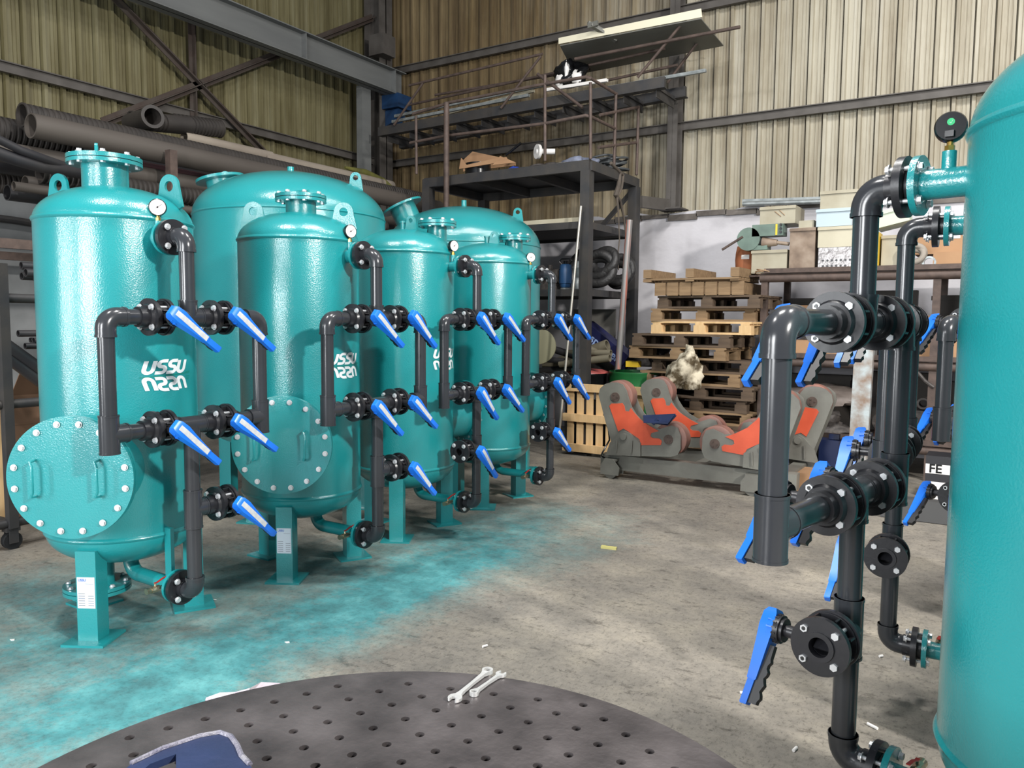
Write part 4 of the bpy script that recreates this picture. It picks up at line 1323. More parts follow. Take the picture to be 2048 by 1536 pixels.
# ---------------------------------------------------------------- brown shelving at the back right
QY = 8.9
t = empty('storage_rack', (-.6, 9.3, 0))
tag(t, 'long brown steel storage rack along the back wall behind the right row', 'rack')
XR0, XR1 = -2.29, 1.6
for x in (XR0, -.60, 1.1):
    for y in (QY, QY+1.05):
        atp('post', RUSTY, lambda g: g.box((x, y, 1.06), (.07, .07, 2.12)), t)
for z in (2.10, 1.18, .33):
    atp('shelf', RUSTY, lambda g: (g.box(((XR0+XR1)/2, QY+.53, z+.03), (XR1-XR0+.1, 1.1, .02)), g.cyl((XR0-.05, QY-.02, z-.02), (XR1, QY-.02, z-.02), .045, n=16), g.bar((XR0, QY-.05, z+.06), (XR1, QY-.05, z+.06), .04, .05)), t)


def slab(name, m, x0, y0, x1, y1, Y, dep, lab, cat, tilt=0, z=None, lip=True):
    a, b = ony(x0, y1, Y), ony(x1, y0, Y)
    zb = a.z if z is None else z
    w_, h_ = b.x-a.x, b.z-ony(x1, y1, Y).z
    t = empty(name, ((a.x+b.x)/2, Y+dep/2, zb))
    t.rotation_euler = (0, tilt, 0)
    tag(t, lab, cat)
    part('body', m, t, lambda g: g.box((0, 0, h_/2), (w_, dep, h_)), ang=20)
    if lip:
        part('lid_edge', m, t, lambda g: (g.box((0, -dep/2-.008, h_-.02), (w_+.01, .014, .03)),))
    return t, w_, h_, dep


SH = 2.145
ZT = SH
s1 = slab('electrical_cabinet', BEIGE, 1503, 480, 1575, 527, 9.0, .4, 'dirty pale metal cabinet standing below the green machine', 'cabinet', z=SH)
s2 = slab('electrical_cabinet', BROWNC, 1578, 437, 1632, 527, 9.0, .4, 'rust-stained upright metal cabinet on the brown rack', 'cabinet', z=SH)
s3 = slab('electrical_cabinet', FOIL, 1636, 477, 1706, 526, 9.0, .4, 'cabinet wrapped in crumpled silver film with knock-out holes', 'cabinet', z=SH, lip=False)
part('hole', BLACK, s3[0], lambda g: [g.cyl((-.12+.045*(i % 7), -.201, .12-.06*(i//7)+.0), (-.12+.045*(i % 7), -.207, .12-.06*(i//7)), .012, n=10) for i in range(13)])
s4 = slab('electrical_cabinet', CREAM, 1636, 433, 1706, 475, 9.0, .4, 'cream metal cabinet lying on the silver-wrapped one', 'cabinet', z=SH+s3[2]+.003)
s5 = slab('electrical_cabinet', PALEB, 1633, 394, 1706, 430, 9.0, .4, 'light blue-grey metal cabinet, third in its pile', 'cabinet', z=SH+s3[2]+s4[2]+.006)
s6 = slab('electrical_cabinet', BEIGE, 1641, 355, 1717, 392, 9.05, .4, 'greyish beige cabinet at the very top of the pile', 'cabinet', z=SH+s3[2]+s4[2]+s5[2]+.009)
s7 = slab('junction_box', BEIGE, 1598, 421, 1629, 436, 9.05, .25, 'small dirty box on the rust-stained cabinet', 'box', z=SH+s2[2]+.003, lip=False)
# green machine
t = empty('bench_machine', tuple(ony(1535, 478, 9.1)))
t.location.z = SH+s1[2]+.002
tag(t, 'grey-green bench drilling machine lying on the pale cabinet', 'machine')
part('body', GREENG, t, lambda g: (g.box((.02, 0, .22), (.34, .2, .13)), g.lathe([(0, -.1), (.13, -.1), (.13, .1), (0, .1)], (-.19, 0, .13), (0, 1, 0), 30), g.box((-.08, 0, .03), (.2, .18, .05))))
part('motor', BROWNC, t, lambda g: (g.cyl((-.04, -.05, .09), (.12, -.05, .08), .06, .035, n=20), g.cyl((.12, -.05, .08), (.25, -.05, .06), .02, n=12)))
part('lever', RUSTY, t, lambda g: g.cyl((-.25, -.1, .16), (-.48, -.12, .02), .014, n=10))
part('yellow_strip', YEL, t, lambda g: g.box((.12, -.102, .22), (.02, .006, .12)))
part('knob', BLACK, t, lambda g: [g.cyl((.17, -.1, .19+.04*i), (.17, -.125, .19+.04*i), .014, n=10) for i in range(3)])
s8 = slab('electrical_cabinet', BEIGE, 1520, 396, 1592, 432, 9.05, .45, 'scratched beige cabinet lying on top of the green machine', 'cabinet', z=SH+s1[2]+.29)
part('scratch', mat('brown_scratch', (150, 112, 74), .7), s8[0], lambda g: (g.bar((-.03, -.227, .14), (.04, -.227, .08), .012, .004), g.bar((.02, -.227, .15), (.08, -.227, .09), .012, .004)))
o = part('light_housing', GALV, None, lambda g: (g.bar(ony(1486, 404, 10.28), ony(1740, 396, 10.28), .08, .06), g.cyl(ony(1486, 408, 10.2), ony(1740, 400, 10.2), .03, n=14)))
tag(o, 'long silver lamp housing fixed to the wall behind the cabinets', 'lamp housing')
t_ = empty('fibre_barrel', (ony(1489, 500, 9.15).x, 9.3, SH))
t_.location = (ony(1489, 500, 9.15).x, 9.25, SH)
tag(t_, 'orange-brown fibre barrel at the left end of the rack top', 'barrel')
part('body', mat('orange_fibre', (176, 112, 74), .7, 0, (150, 88, 56), 6, .6), t_, lambda g: g.lathe([(0, 0), (.11, 0), (.125, .1), (.13, .17), (.125, .25), (.11, .33), (0, .33)], n=28))
part('paper_label', WHITE, t_, lambda g: g.box((.02, -.128, .2), (.09, .004, .05)))
o = part('shelf_board', RUSTY, None, lambda g: g.box((-2.42, 9.3, SH-.03), (.42, .7, .02)))
tag(o, 'thin board under the barrel at the left end of the rack', 'board')
s9 = slab('electrical_cabinet', mat('pale_green_cabinet', (186, 196, 176), .5), 1752, 408, 1822, 440, 9.1, .4, 'pale green cabinet tilted behind the upper black elbow', 'cabinet', tilt=-.22, z=SH+.48)
s10 = slab('electrical_cabinet', BEIGE, 1762, 448, 1815, 520, 9.1, .4, 'beige cabinet with a torn corner under the tilted green one', 'cabinet', z=SH, tilt=0)
o = part('yellow_board', YEL, None, lambda g: g.box((0, 0, .2), (.03, .3, .4)))
o.location = (ony(1753, 500, 9.0).x, 9.15, SH+.0)
tag(o, 'narrow yellow board standing beside the cabinets', 'board')
s11 = slab('cardboard_box', CARD, 1866, 487, 1925, 521, 8.98, .4, 'plain cardboard box at the right end of the rack top', 'box', z=SH, lip=False)
s12 = slab('cardboard_box', CARD, 1830, 420, 1935, 484, 9.25, .35, 'tall taped cardboard box behind the second elbow', 'box', z=SH+s11[2]+.004, lip=False)
part('paper_label', WHITE, s12[0], lambda g: g.box((.14, -.178, .2), (.08, .004, .1)))
coil('rope_coil', mat('grey_rope', (140, 132, 122), .8), (ony(1828, 512, 8.95).x, 9.0, SH+.13), .09, .03, 3, 'small coil of grey hose on the rack top', 'hose coil', 3, 1.5, .05, .01, 20, 8)
o = part('steel_ring', GALV, None, lambda g: g.ring((0, 0, 0), (0, .05, 0), .065, .045, 24))
o.location = (ony(1858, 512, 8.95).x, 8.98, SH+.066)
tag(o, 'small galvanised ring standing beside the grey hose coil', 'ring')
coil('thin_cable', mat('pale_cable', (150, 124, 96), .6), (ony(1530, 530, 8.9).x, 8.92, SH+.01), .1, .006, 3, 'loop of pale cable lying at the front edge of the rack top', 'cable', 4, 0, .02, .02)
# middle shelf
M1 = 1.225
m1 = slab('cardboard_box', CARD, 1550, 592, 1616, 648, 9.3, .35, 'open cardboard box on the middle shelf near the first rack post', 'box', z=M1+.25, lip=False)
o = part('plastic_crate', SCRAP, None, lambda g: g.box((0, 0, .12), (.5, .5, .24)))
o.location = ((ony(1583, 640, 8.98).x), 9.5, M1)
tag(o, 'dark crate under the open cardboard box on the middle shelf', 'crate')
m2 = slab('cardboard_box', CARD, 1560, 676, 1628, 708, 8.92, .35, 'low cardboard box at the front of the middle shelf, right of the first post', 'box', z=M1+.002, lip=False)
m3 = slab('cardboard_box', CARD, 1836, 592, 1872, 627, 8.98, .35, 'cardboard box with a white label on the middle shelf', 'box', z=M1+.28, lip=False)
part('paper_label', WHITE, m3[0], lambda g: g.box((.0, -.178, .10), (.10, .004, .1)))
m4 = slab('cardboard_box', CARD, 1815, 655, 1935, 708, 8.98, .4, 'wide cardboard box under the labelled one on the middle shelf', 'box', z=M1+.001, lip=False)
m5 = slab('cardboard_box', CARD, 1640, 640, 1700, 708, 8.98, .35, 'brown cardboard box behind the silver-lit flange', 'box', z=M1+.001, lip=False)
soft('plastic_wrap', mat('grey_wrap', (150, 138, 130), .5, 0, (104, 94, 88), 8, .6, bump=.6, bscale=15), 1690, 590, 9.45, .34, .18, .13, 'heap of greyish plastic wrap on the middle shelf', 'wrap', 41, .3, M1+.42)
o = part('steel_case', mat('dark_case', (80, 76, 72), .6), None, lambda g: g.box((0, 0, .2), (.62, .4, .42)))
o.location = (ony(1690, 640, 9.15).x, 9.55, M1)
tag(o, 'dark case carrying the plastic wrap on the middle shelf', 'case')
DCR = mat('dark_filler', (44, 41, 39), .7, 0, (62, 56, 50), 5, .5)  # filler boxes added to keep the gaps between the shelves dark
for i, (x_, z_, w_, h_, lab) in enumerate(((-1.9, M1, .62, .66, 'dark filler crate added at the back of the middle shelf, at the left end'), (-1.2, M1, .7, .74, 'dark filler crate added at the back of the middle shelf, next to the left one'), (-.3, M1, .8, .68, 'dark filler crate added at the back of the middle shelf, behind the second post'), (.6, M1, .8, .7, 'dark filler crate added at the back of the middle shelf, at the right end'),
                                      (-1.85, .36, .7, .62, 'dark filler crate added at the back of the lower shelf, at the left end'), (-1.05, .36, .75, .68, 'dark filler crate added at the back of the lower shelf, next to the left one'), (-.2, .36, .8, .6, 'dark filler crate added at the back of the lower shelf, behind the second post'), (.7, .36, .8, .66, 'dark filler crate added at the back of the lower shelf, at the right end'))):
    o = part('filler_crate', DCR, None, lambda g: (g.box((0, 0, h_/2), (w_, .16, h_)), g.box((0, -.085, h_-.03), (w_+.02, .02, .05)), g.box((0, -.085, h_*.45), (w_+.02, .02, .04))))
    o.location = (x_, 9.86, z_)
    tag(o, lab, 'crate', 'dark filler crates at the back of the rack')
# lower shelf
L1 = .36
soft('scrap_heap', SCRAP, 1630, 800, 9.15, .36, .2, .16, 'heap of dark fittings and scrap on the lower shelf', 'scrap', 51, .5, L1)
soft('plastic_wrap', mat('grey_wrap', (1, 1, 1)), 1640, 745, 9.3, .42, .2, .14, 'crumpled grey film on the lower shelf', 'wrap', 52, .35, L1+.32)
o = part('machine_part', SCRAP, None, lambda g: (g.box((0, 0, .17), (.5, .4, .34)), g.cyl((-.3, -.21, .2), (-.3, -.1, .2), .1, n=20)))
o.location = (ony(1830, 850, 9.1).x, 9.2, L1)
tag(o, 'dark machine part on the lower shelf near the second rack post', 'machine part')
o = part('pipe_fitting', SCRAP, None, lambda g: (g.ring((0, 0, .07), (0, .16, .07), .06, .04, 20), g.cyl((.09, .05, .0), (.09, .05, .12), .03, n=14)))
o.location = (ony(1848, 790, 9.05).x, 9.0, L1+.345)
tag(o, 'black pipe fitting lying on the dark machine part', 'fitting')
o = part('hook', SCRAP, None, lambda g: g.path([ony(1868, 775, 8.86), ony(1850, 762, 8.86), ony(1838, 748, 8.86), ony(1825, 735, 8.86), ony(1818, 728, 8.86)], .018, 8))
tag(o, 'dark curved bar leaning under the middle shelf', 'bar')
# in front of the rack
o = part('painted_post', mat('peeling_blue_white_paint', (168, 178, 180), .6, 0, (128, 108, 92), 9, .35, bump=.4, bscale=20), None, lambda g: (g.bar(ony(1729, 700, 8.4), V((ony(1716, 900, 8.3).x, 8.3, 0)), .17, .10, (0, 1, 0))))
tag(o, 'old steel section with peeling blue and white paint leaning on the rack', 'steel section')
o = part('jerrycan', mat('dark_blue_can', (22, 36, 74), .45), None, lambda g: (g.box((0, 0, .2), (.26, .2, .4)), g.box((0, 0, .43), (.1, .06, .05)), g.path([(.13, 0, .3), (.18, 0, .28), (.18, 0, .16), (.13, 0, .14)], .012, 8)))
o.location = (ony(1668, 900, 8.5).x, 8.5, 0)
tag(o, 'dark blue canister on the floor behind the rotator', 'canister')
bx_ = slab('cardboard_box', CARD, 1585, 930, 1690, 972, 7.55, .35, 'low open cardboard box on the floor right of the rotator', 'box', z=0, lip=False)
pp_ = part('paper_sheet', WHITE, None, lambda g: g.prism([(0, 0, 0), (.5, -.05, .02), (.48, .2, .1), (.05, .25, .06)], (0, 0, .004)))
pp_.location = (ony(1600, 978, 7.0).x, 7.05, .01)
tag(pp_, 'crumpled white paper on the floor beside the low cardboard box', 'paper')
o = part('steel_channel', mat('dark_channel', (70, 70, 70), .5), None, lambda g: (g.box((.55, 7.05, .09), (1.6, .12, .17)),))
o.location = (-.55, 0, 0)
tag(o, 'dark heavy steel channel lying on the floor behind the right row', 'channel')
fe = slab('labelled_sack', mat('black_white_sack', (36, 36, 40), .5), 1850, 868, 1905, 955, 8.0, .3, 'black and white printed sack standing behind the right row', 'sack', z=.0, lip=False)
part('white_band', WHITE, fe[0], lambda g: (g.box((0, -.152, fe[2]*.70), (fe[1], .003, fe[2]*.22)), g.box((0, -.152, fe[2]*.2), (fe[1]*.8, .003, fe[2]*.4))))


def words(txt, size, m, parent, loc, rot, name, ext=.0006, label=None):
    cu = bpy.data.curves.new(name, 'FONT')
    cu.body = txt
    cu.size = size
    cu.extrude = ext
    cu.align_x = 'CENTER'
    cu.align_y = 'CENTER'
    cu.offset = size*.02
    tmp = bpy.data.objects.new('tmp', cu)
    me = bpy.data.meshes.new_from_object(tmp)
    bpy.data.objects.remove(tmp)
    me.materials.clear()
    me.materials.append(m)
    o = bpy.data.objects.new(name, me)
    COL.objects.link(o)
    o.parent = parent
    o.location = loc
    o.rotation_euler = rot
    if label:
        o['label'] = label
    return o


words('FE', .11, BLACK, fe[0], (-.02, -.156, fe[2]*.70), (PI/2, 0, 0), 'lettering', label='black letters FE')
for l, fn in CHN:
    words('USSU', .017, INK, l, (.0532, -.018, .318), (PI/2, 0, PI/2), 'nameplate_mark', .0003, 'small blue USSU mark')
# box with lettering at the foot of the platform
t = empty('printed_box', tuple((ony(1205, 690, 8.95))))
tag(t, 'dark blue box printed sprinter, tilted behind the drums', 'box')
t.location = ony(1212, 690, 9.1)
t.rotation_euler = (0, math.radians(35), 0)
part('body', DARKB, t, lambda g: g.box((0, 0, 0), (.75, .25, .22)))
words('sprinter', .15, mat('pale_blue_lettering', (150, 176, 224), .5), t, (.06, -.127, -.01), (PI/2, 0, 0), 'lettering', label='pale blue lettering sprinter')
# scrap pipes under the platform
for i, (x0, y0, x1, y1, Y, rr, m, lab) in enumerate((
    (1080, 690, 1160, 715, 8.5, .045, PIPEB, 'dark pipe end pointing left under the platform, uppermost'),
    (1090, 735, 1215, 690, 8.7, .07, mat('olive_grey_pipe', (104, 98, 82), .6), 'thick olive grey pipe sloping up under the platform'),
    (1165, 690, 1210, 716, 8.6, .045, mat('olive_grey_pipe', (1, 1, 1)), 'olive grey tube behind the front platform post, sloping down'),
    (1130, 706, 1222, 706, 8.5, .04, mat('olive_grey_pipe', (1, 1, 1)), 'olive grey tube lying level behind the front platform post'),
    (1120, 728, 1220, 716, 8.4, .045, mat('olive_grey_pipe', (1, 1, 1)), 'lowest olive grey tube behind the front platform post'),
    (1075, 718, 1130, 722, 8.4, .035, PIPEB, 'short black pipe right of the farthest filter tank'),
    (1075, 742, 1150, 735, 8.5, .04, PIPEB, 'black pipe low under the platform'))):
    a, b = ony(x0, y0, Y), ony(x1, y1, Y)
    o = part('scrap_pipe', m, None, lambda g: (g.ring(a, b, rr, rr*.8, 18)))
    tag(o, lab, 'pipe')
o = part('hose_reel', mat('pale_olive_reel', (122, 120, 96), .6), None, lambda g: (g.lathe([(.0, 0), (.2, 0), (.22, .02), (.22, .05), (.16, .06), (.0, .06)], ony(1078, 693, 8.3), (.3, -1, .1), 36)))
tag(o, 'round olive disc half hidden behind the farthest filter tank', 'disc')
for i, (px, py, sx, sz, lab) in enumerate(((1285, 715, .18, .2, 'tangled dark metal scrap between platform post and pallet stack'), (1318, 706, .13, .1, 'dark metal shavings beside the pallet stack'), (1180, 760, .4, .2, 'dark scrap filling the foot of the platform'))):
    soft('scrap_heap', SCRAP, px, py, 9.35, sx, .16, sz, lab, 'scrap', 60+i, .5)
o = part('perforated_channel', GALV, None, lambda g: (g.bar(ony(1288, 691, 9.0), ony(1338, 694, 9.0), .05, .05), [g.box(ony(1292+7*i, 691.5, 8.97), (.02, .006, .014)) for i in range(6)]))
tag(o, 'pale perforated channel sticking out of the pallet stack to the left', 'channel')
o = part('grey_board', mat('grey_board_paint', (128, 126, 120), .6), None, lambda g: g.box((ony(1185, 660, 9.4).x, 9.45, 1.25), (.62, .03, 1.0)))
tag(o, 'grey board standing behind the tubes under the platform', 'board')

# ---------------------------------------------------------------- pipe rack along the side wall
t = empty('pipe_rack', (-7.8, 5, 0))
tag(t, 'tall brown pipe rack against the side wall', 'rack')
RX0, RX1 = -8.5, -7.05
for y, h_ in ((2.5, 2.6), (4.84, 3.24), (6.9, 2.6), (8.8, 2.6)):
    atp('post', RUSTY, lambda g: g.box((RX1, y, h_/2), (.08, .08, h_)), t)
    atp('post', RUSTY, lambda g: g.box((RX0, y, 1.8), (.08, .08, 3.6)), t)
    atp('arm', RUSTY, lambda g: g.box(((RX0+RX1)/2, y, 2.56), (RX1-RX0-.09, .07, .08)), t)
atp('brace', RUSTY, lambda g: g.bar((RX1, 2.5, 2.2), (RX1, 8.8, 2.2), .05, .08), t)
atp('brace', RUSTY, lambda g: g.bar((RX0, 2.5, 2.2), (RX0, 8.8, 2.2), .05, .08), t)


def longpipe(px, py, X, rr, y1, m, lab, corr=False, wall=.12, dz=0, dx=0):
    a = onx(px, py, X)
    b = V((a.x+dx, y1, a.z+dz))

    def fn(g):
        if corr:
            L = (b-a).length
            n = int(L/.05)
            pr = [(rr*.86, 0), (rr*1.02, 0), (rr*1.02, .02)]
            for i in range(n):
                s = .03+i*.05
                if s+.045 > L:
                    break
                pr += [(rr*.90, s), (rr*.90, s+.014), (rr, s+.020), (rr, s+.042)]
            pr += [(rr*.9, L), (rr*.82, L)]
            g.lathe(pr, a, b-a, 22, True)
        else:
            g.ring(a, b, rr, rr*(1-wall), 28)
    o = part('corrugated_pipe' if corr else 'plastic_pipe', m, None, fn, ang=50)
    tag(o, lab, 'pipe')
    return o


longpipe(61, 251, -7.25, .108, 9.4, PIPEG, 'long thick smooth grey pipe on the rack, frontmost of the top layer')
longpipe(43, 229, -7.55, .105, 9.4, CORR, 'long ribbed grey pipe lying behind the thick smooth one', True)
longpipe(-60, 250, -7.9, .13, 5.2, CORR, 'dark ribbed pipe cut off by the left edge', True)
longpipe(80, 346, -7.25, .085, 8.2, CORR, 'ribbed pipe with a yellowed open end behind the nearest tank', True)
longpipe(-40, 296, -7.42, .09, 9.2, PIPEG, 'dark grey pipe below the thick smooth pipe')
longpipe(27, 372, -7.2, .040, 6.0, PIPEG, 'thin grey pipe with its open end left of the ribbed one, lower')
longpipe(50, 366, -7.35, .065, 7.0, PIPEG, 'grey pipe end just left of the yellowed ribbed pipe')
longpipe(14, 385, -7.6, .07, 7.0, PIPEB, 'dark pipe end at the far left under the stack')
longpipe(-40, 318, -7.85, .10, 9.0, PIPEB, 'dark wide pipe in the middle layer of the rack')
longpipe(-40, 360, -8.1, .10, 9.0, CORR, 'dark ribbed pipe in the lower layer of the rack', True)
longpipe(165, 302, -7.6, .03, 8.0, PIPEB, 'thin dark pipe end seen behind the top flange of the nearest tank')
longpipe(184, 312, -7.5, .035, 8.0, mat('maroon_pipe', (92, 62, 64), .6), 'thin maroon pipe end behind the top flange of the nearest tank')
longpipe(368, 275, -8.0, .07, 6.9, PIPEL, 'pale dusty pipe lying on the stack, left one')
longpipe(526, 316, -8.0, .085, 9.2, PIPEL, 'pale dusty pipe lying on the stack, right one')
o = part('plastic_hose', PIPEB, None, lambda g: g.path([onx(-20, 270, -6.9), onx(40, 300, -6.9), onx(90, 318, -6.9), onx(130, 332, -7.0), onx(210, 352, -7.1)], .035, 12))
tag(o, 'dark hose drooping in front of the pipe stack at the left edge', 'hose')
o = part('plastic_hose', PIPEB, None, lambda g: g.path([onx(-20, 300, -6.95), onx(30, 318, -6.95), onx(80, 332, -6.95), onx(130, 340, -7.0), onx(190, 350, -7.1)], .055, 12))
tag(o, 'thicker dark hose under the drooping one at the left edge', 'hose')
o = part('coiled_tarp', mat('olive_yellow_cloth', (104, 102, 40), .8, 0, (70, 70, 34), 7, .6, bump=.4), None, lambda g: g.path([onx(690, 335, -8.05), onx(730, 345, -8.0), onx(765, 362, -8.0), onx(790, 382, -7.8)], [.02, .05, .05, .03], 12))
tag(o, 'olive yellow cloth lying at the far end of the pipe stack', 'cloth')
# pile of corrugated fittings
t = empty('pipe_fitting', tuple(onx(370, 255, -8.0)))
tag(t, 'dark ribbed branch fitting resting on top of the pipes', 'fitting')
a, b, c_ = onx(262, 240, -8.0), onx(440, 258, -8.0), onx(300, 238, -7.75)
def fitt(g):
    L = (b-a).length
    pr = [(.08, 0), (.095, 0), (.095, .05)]
    n = int(L/.045)
    for i in range(n):
        s = .05+i*.045
        if s+.04 > L:
            break
        if .35 < s/L < .62:
            pr += [(.1, s), (.1, s+.04)]
        else:
            pr += [(.085, s), (.085, s+.012), (.1, s+.018), (.1, s+.036)]
    pr += [(.105, L-.01), (.105, L), (.09, L)]
    g.lathe(pr, a, b-a, 24, True)
atp('ribbed_body', CORR, fitt, t)
atp('branch_socket', CORR, lambda g: (g.ring(c_-V((.35, 0, .0)), c_+V((.10, -.04, 0)), .1, .085, 26), g.ring(c_+V((.06, -.03, 0)), c_+V((.12, -.045, 0)), .118, .085, 26)), t)
a2, b2 = onx(345, 242, -8.25), onx(455, 256, -8.2)
o = part('corrugated_pipe', CORR, None, lambda g: g.lathe([(.07, 0)]+[(rr_, s_) for i in range(12) for rr_, s_ in ((.075, i*.05), (.075, i*.05+.012), (.088, i*.05+.02), (.088, i*.05+.042))]+[(.07, .62)], a2, b2-a2, 22, True), ang=50)
tag(o, 'short dark ribbed pipe lying behind the branch fitting', 'pipe')
o = part('cable_conduit', STEELD, None, lambda g: g.path([onx(-30, 436, XW+.22), onx(0, 437, XW+.22), onx(30, 441, XW+.22), onx(66, 447, XW+.22), onx(140, 465, XW+.22)], .04, 10))
tag(o, 'dark conduit sagging along the grey side wall', 'conduit')
# trolley with small pipes at the far left
t = empty('trolley_rack', (-5.75, 2.45, 0))
tag(t, 'black steel trolley rack on castors at the left edge', 'trolley')
pxp = onx(18, 900, -5.70)
PYL = pxp.y
for y in (PYL, PYL-1.1):
    atp('post', STEELD, lambda g: g.box((-5.70, y, 1.05), (.06, .06, 1.8)), t)
    w_ = atp('caster', STEELD, lambda g: (g.box((-5.72, y, .14), (.07, .09, .03)), g.box((-5.755, y, .09), (.006, .06, .09)), g.box((-5.685, y, .09), (.006, .06, .09))), t)
    part('wheel', RUBBER, w_, lambda g: g.cyl((-5.745, y, .06), (-5.695, y, .06), .06, n=24))
for z in (.18, 1.72, 1.0):
    atp('frame_bar', STEELD, lambda g: (g.cyl((-5.72, PYL-1.2, z), (-5.72, PYL+.65 if z < 1.9 else PYL, z), .032, n=14), g.cyl((-5.72, PYL, z), (-6.4, PYL, z), .025, n=12)), t)
for px, py, X, rr, lab in ((42, 531, -6.3, .030, 'upper thin dark pipe end left of the nearest tank'), (43, 552, -6.3, .030, 'lower thin dark pipe end left of the nearest tank'), (51, 545, -6.2, .032, 'thin dark pipe end in the middle of the upper bunch'), (70, 557, -6.2, .028, 'thin dark pipe end partly hidden by the nearest tank'),
                           (36, 667, -6.3, .026, 'upper left pipe end of the lower bunch'), (64, 667, -6.3, .02, 'small pipe end at the top of the lower bunch'), (60, 680, -6.35, .02, 'small pipe end low in the lower bunch'), (67, 681, -6.25, .024, 'pipe end touching the tank in the lower bunch'), (50, 692, -6.25, .024, 'lowest pipe end of the lower bunch')):
    longpipe(px, py, X, rr, onx(px, py, X).y+1.5, PIPEB, lab, wall=.2)
o = part('pipe_bearer', STEELD, None, lambda g: (g.box((-6.28, onx(50, 560, -6.3).y+.5, onx(50, 562, -6.3).z-.04), (.5, .05, .05)), g.box((-6.28, onx(50, 700, -6.3).y+.5, onx(50, 697, -6.3).z-.035), (.5, .05, .05)), g.box((-6.5, onx(50, 700, -6.3).y+.5, .85), (.06, .06, 1.7)), g.box((-6.06, onx(50, 700, -6.3).y+.5, .85), (.05, .05, 1.7))))
tag(o, 'dark stand holding the bunches of thin pipes', 'stand')
cbx = slab('cardboard_box', mat('brown_cardboard', (104, 78, 60), .8, 0, (88, 64, 50), 3, .5), 22, 790, 92, 895, 0, 0, '', '') if False else None
t = empty('cardboard_box', (-6.62, onx(55, 840, -6.3).y+.25, 0))
tag(t, 'large dark brown cardboard box behind the trolley', 'box')
part('body', mat('brown_cardboard', (122, 92, 70), .8, 0, (100, 74, 56), 3, .5), t, lambda g: (g.box((0, 0, .5), (.6, .7, 1.0)), g.box((.302, 0, .78), (.006, .7, .01))))
part('flap', mat('brown_cardboard', (1, 1, 1)), t, lambda g: g.prism([(.3, -.35, 1.0), (.3, .35, 1.0), (.45, .3, 1.16), (.45, -.35, 1.18)], (0, 0, .01)))
for i, (x0, y0, x1, y1, X, rr, lab) in enumerate(((10, 690, 150, 790, -6.05, .05, 'thick black hose sloping down behind the nearest tank'), (10, 712, 150, 815, -6.05, .04, 'second black hose sloping down behind the nearest tank'))):
    o = part('black_hose', PIPEB, None, lambda g: g.cyl(onx(x0, y0, X), onx(x1, y1, X), rr, n=16))
    tag(o, lab, 'hose')
t = empty('pine_board', (-6.9, 1.9, 0))
tag(t, 'light pine board standing at the very left edge', 'board')
q_ = onx(0, 800, -6.4)
part('plank', WOODL, t, lambda g: g.box((0, 0, .6), (.03, .25, 1.2)))
t.location = (q_.x, q_.y-.12, 0)

# ---------------------------------------------------------------- round welding table
TZ = .80
TC = V((-.721, .750, TZ))
from mathutils.geometry import tessellate_polygon
e1 = V((.0300, .0615))
e2 = V((.0615, -.0300))
o0 = V((-.828+.721, 1.316-.75))
TR_ = .699


def table_mesh(g):
    rim = [V((TR_*math.cos(2*PI*i/180), TR_*math.sin(2*PI*i/180))) for i in range(180)]
    n1, n2 = e1.normalized(), e2.normalized()

    def clip(poly, c):
        for d in (n1, -n1, n2, -n2):
            lim = c.dot(d)+.0342
            out = []
            for i in range(len(poly)):
                p, q = poly[i], poly[(i+1) % len(poly)]
                fp, fq = p.dot(d)-lim, q.dot(d)-lim
                if fp <= 0:
                    out.append(p)
                if (fp < 0 < fq) or (fq < 0 < fp):
                    out.append(p+(q-p)*(fp/(fp-fq)))
            poly = out
            if len(poly) < 3:
                return []
        return poly
    for i in range(-26, 27):
        for j in range(-26, 27):
            c = o0+e1*i+e2*j
            if c.length > .76:
                continue
            poly = clip(rim, c)
            if len(poly) < 3:
                continue
            loops = [[V((p.x, p.y, 0)) for p in poly]]
            if c.length < .66:
                h = [V((c.x+.0092*math.cos(2*PI*k/16), c.y+.0092*math.sin(2*PI*k/16), 0)) for k in range(16)]
                loops.append(h)
                g.add(h+[v-V((0, 0, .02)) for v in h], [(k, (k+1) % 16, 16+(k+1) % 16, 16+k) for k in range(16)])
            flat = [v for l in loops for v in l]
            g.add(flat, tessellate_polygon(loops))
    n = 180
    vs = [(r_*math.cos(2*PI*i/n), r_*math.sin(2*PI*i/n), z_) for r_, z_ in ((TR_, 0), (TR_, -.02), (TR_-.03, -.02), (TR_-.03, -.14)) for i in range(n)]
    g.add(vs, [(k*n+i, k*n+(i+1) % n, (k+1)*n+(i+1) % n, (k+1)*n+i) for k in range(3) for i in range(n)]+[tuple(range(3*n, 4*n))])


t = empty('welding_table', (TC.x, TC.y, 0))
tag(t, 'round dark steel welding table top full of holes in the foreground', 'table')
part('table_top', TABLE, t, table_mesh, loc=(0, 0, TZ))
part('pedestal', STEELD, t, lambda g: (g.cyl((0, 0, .02), (0, 0, TZ-.14), .12, n=32), g.cyl((0, 0, 0), (0, 0, .03), .35, n=40), [g.box((.25*math.cos(a), .25*math.sin(a), TZ-.18), (.35, .02, .08), rz=a) for a in (0, PI/2, PI, 3*PI/2)]))


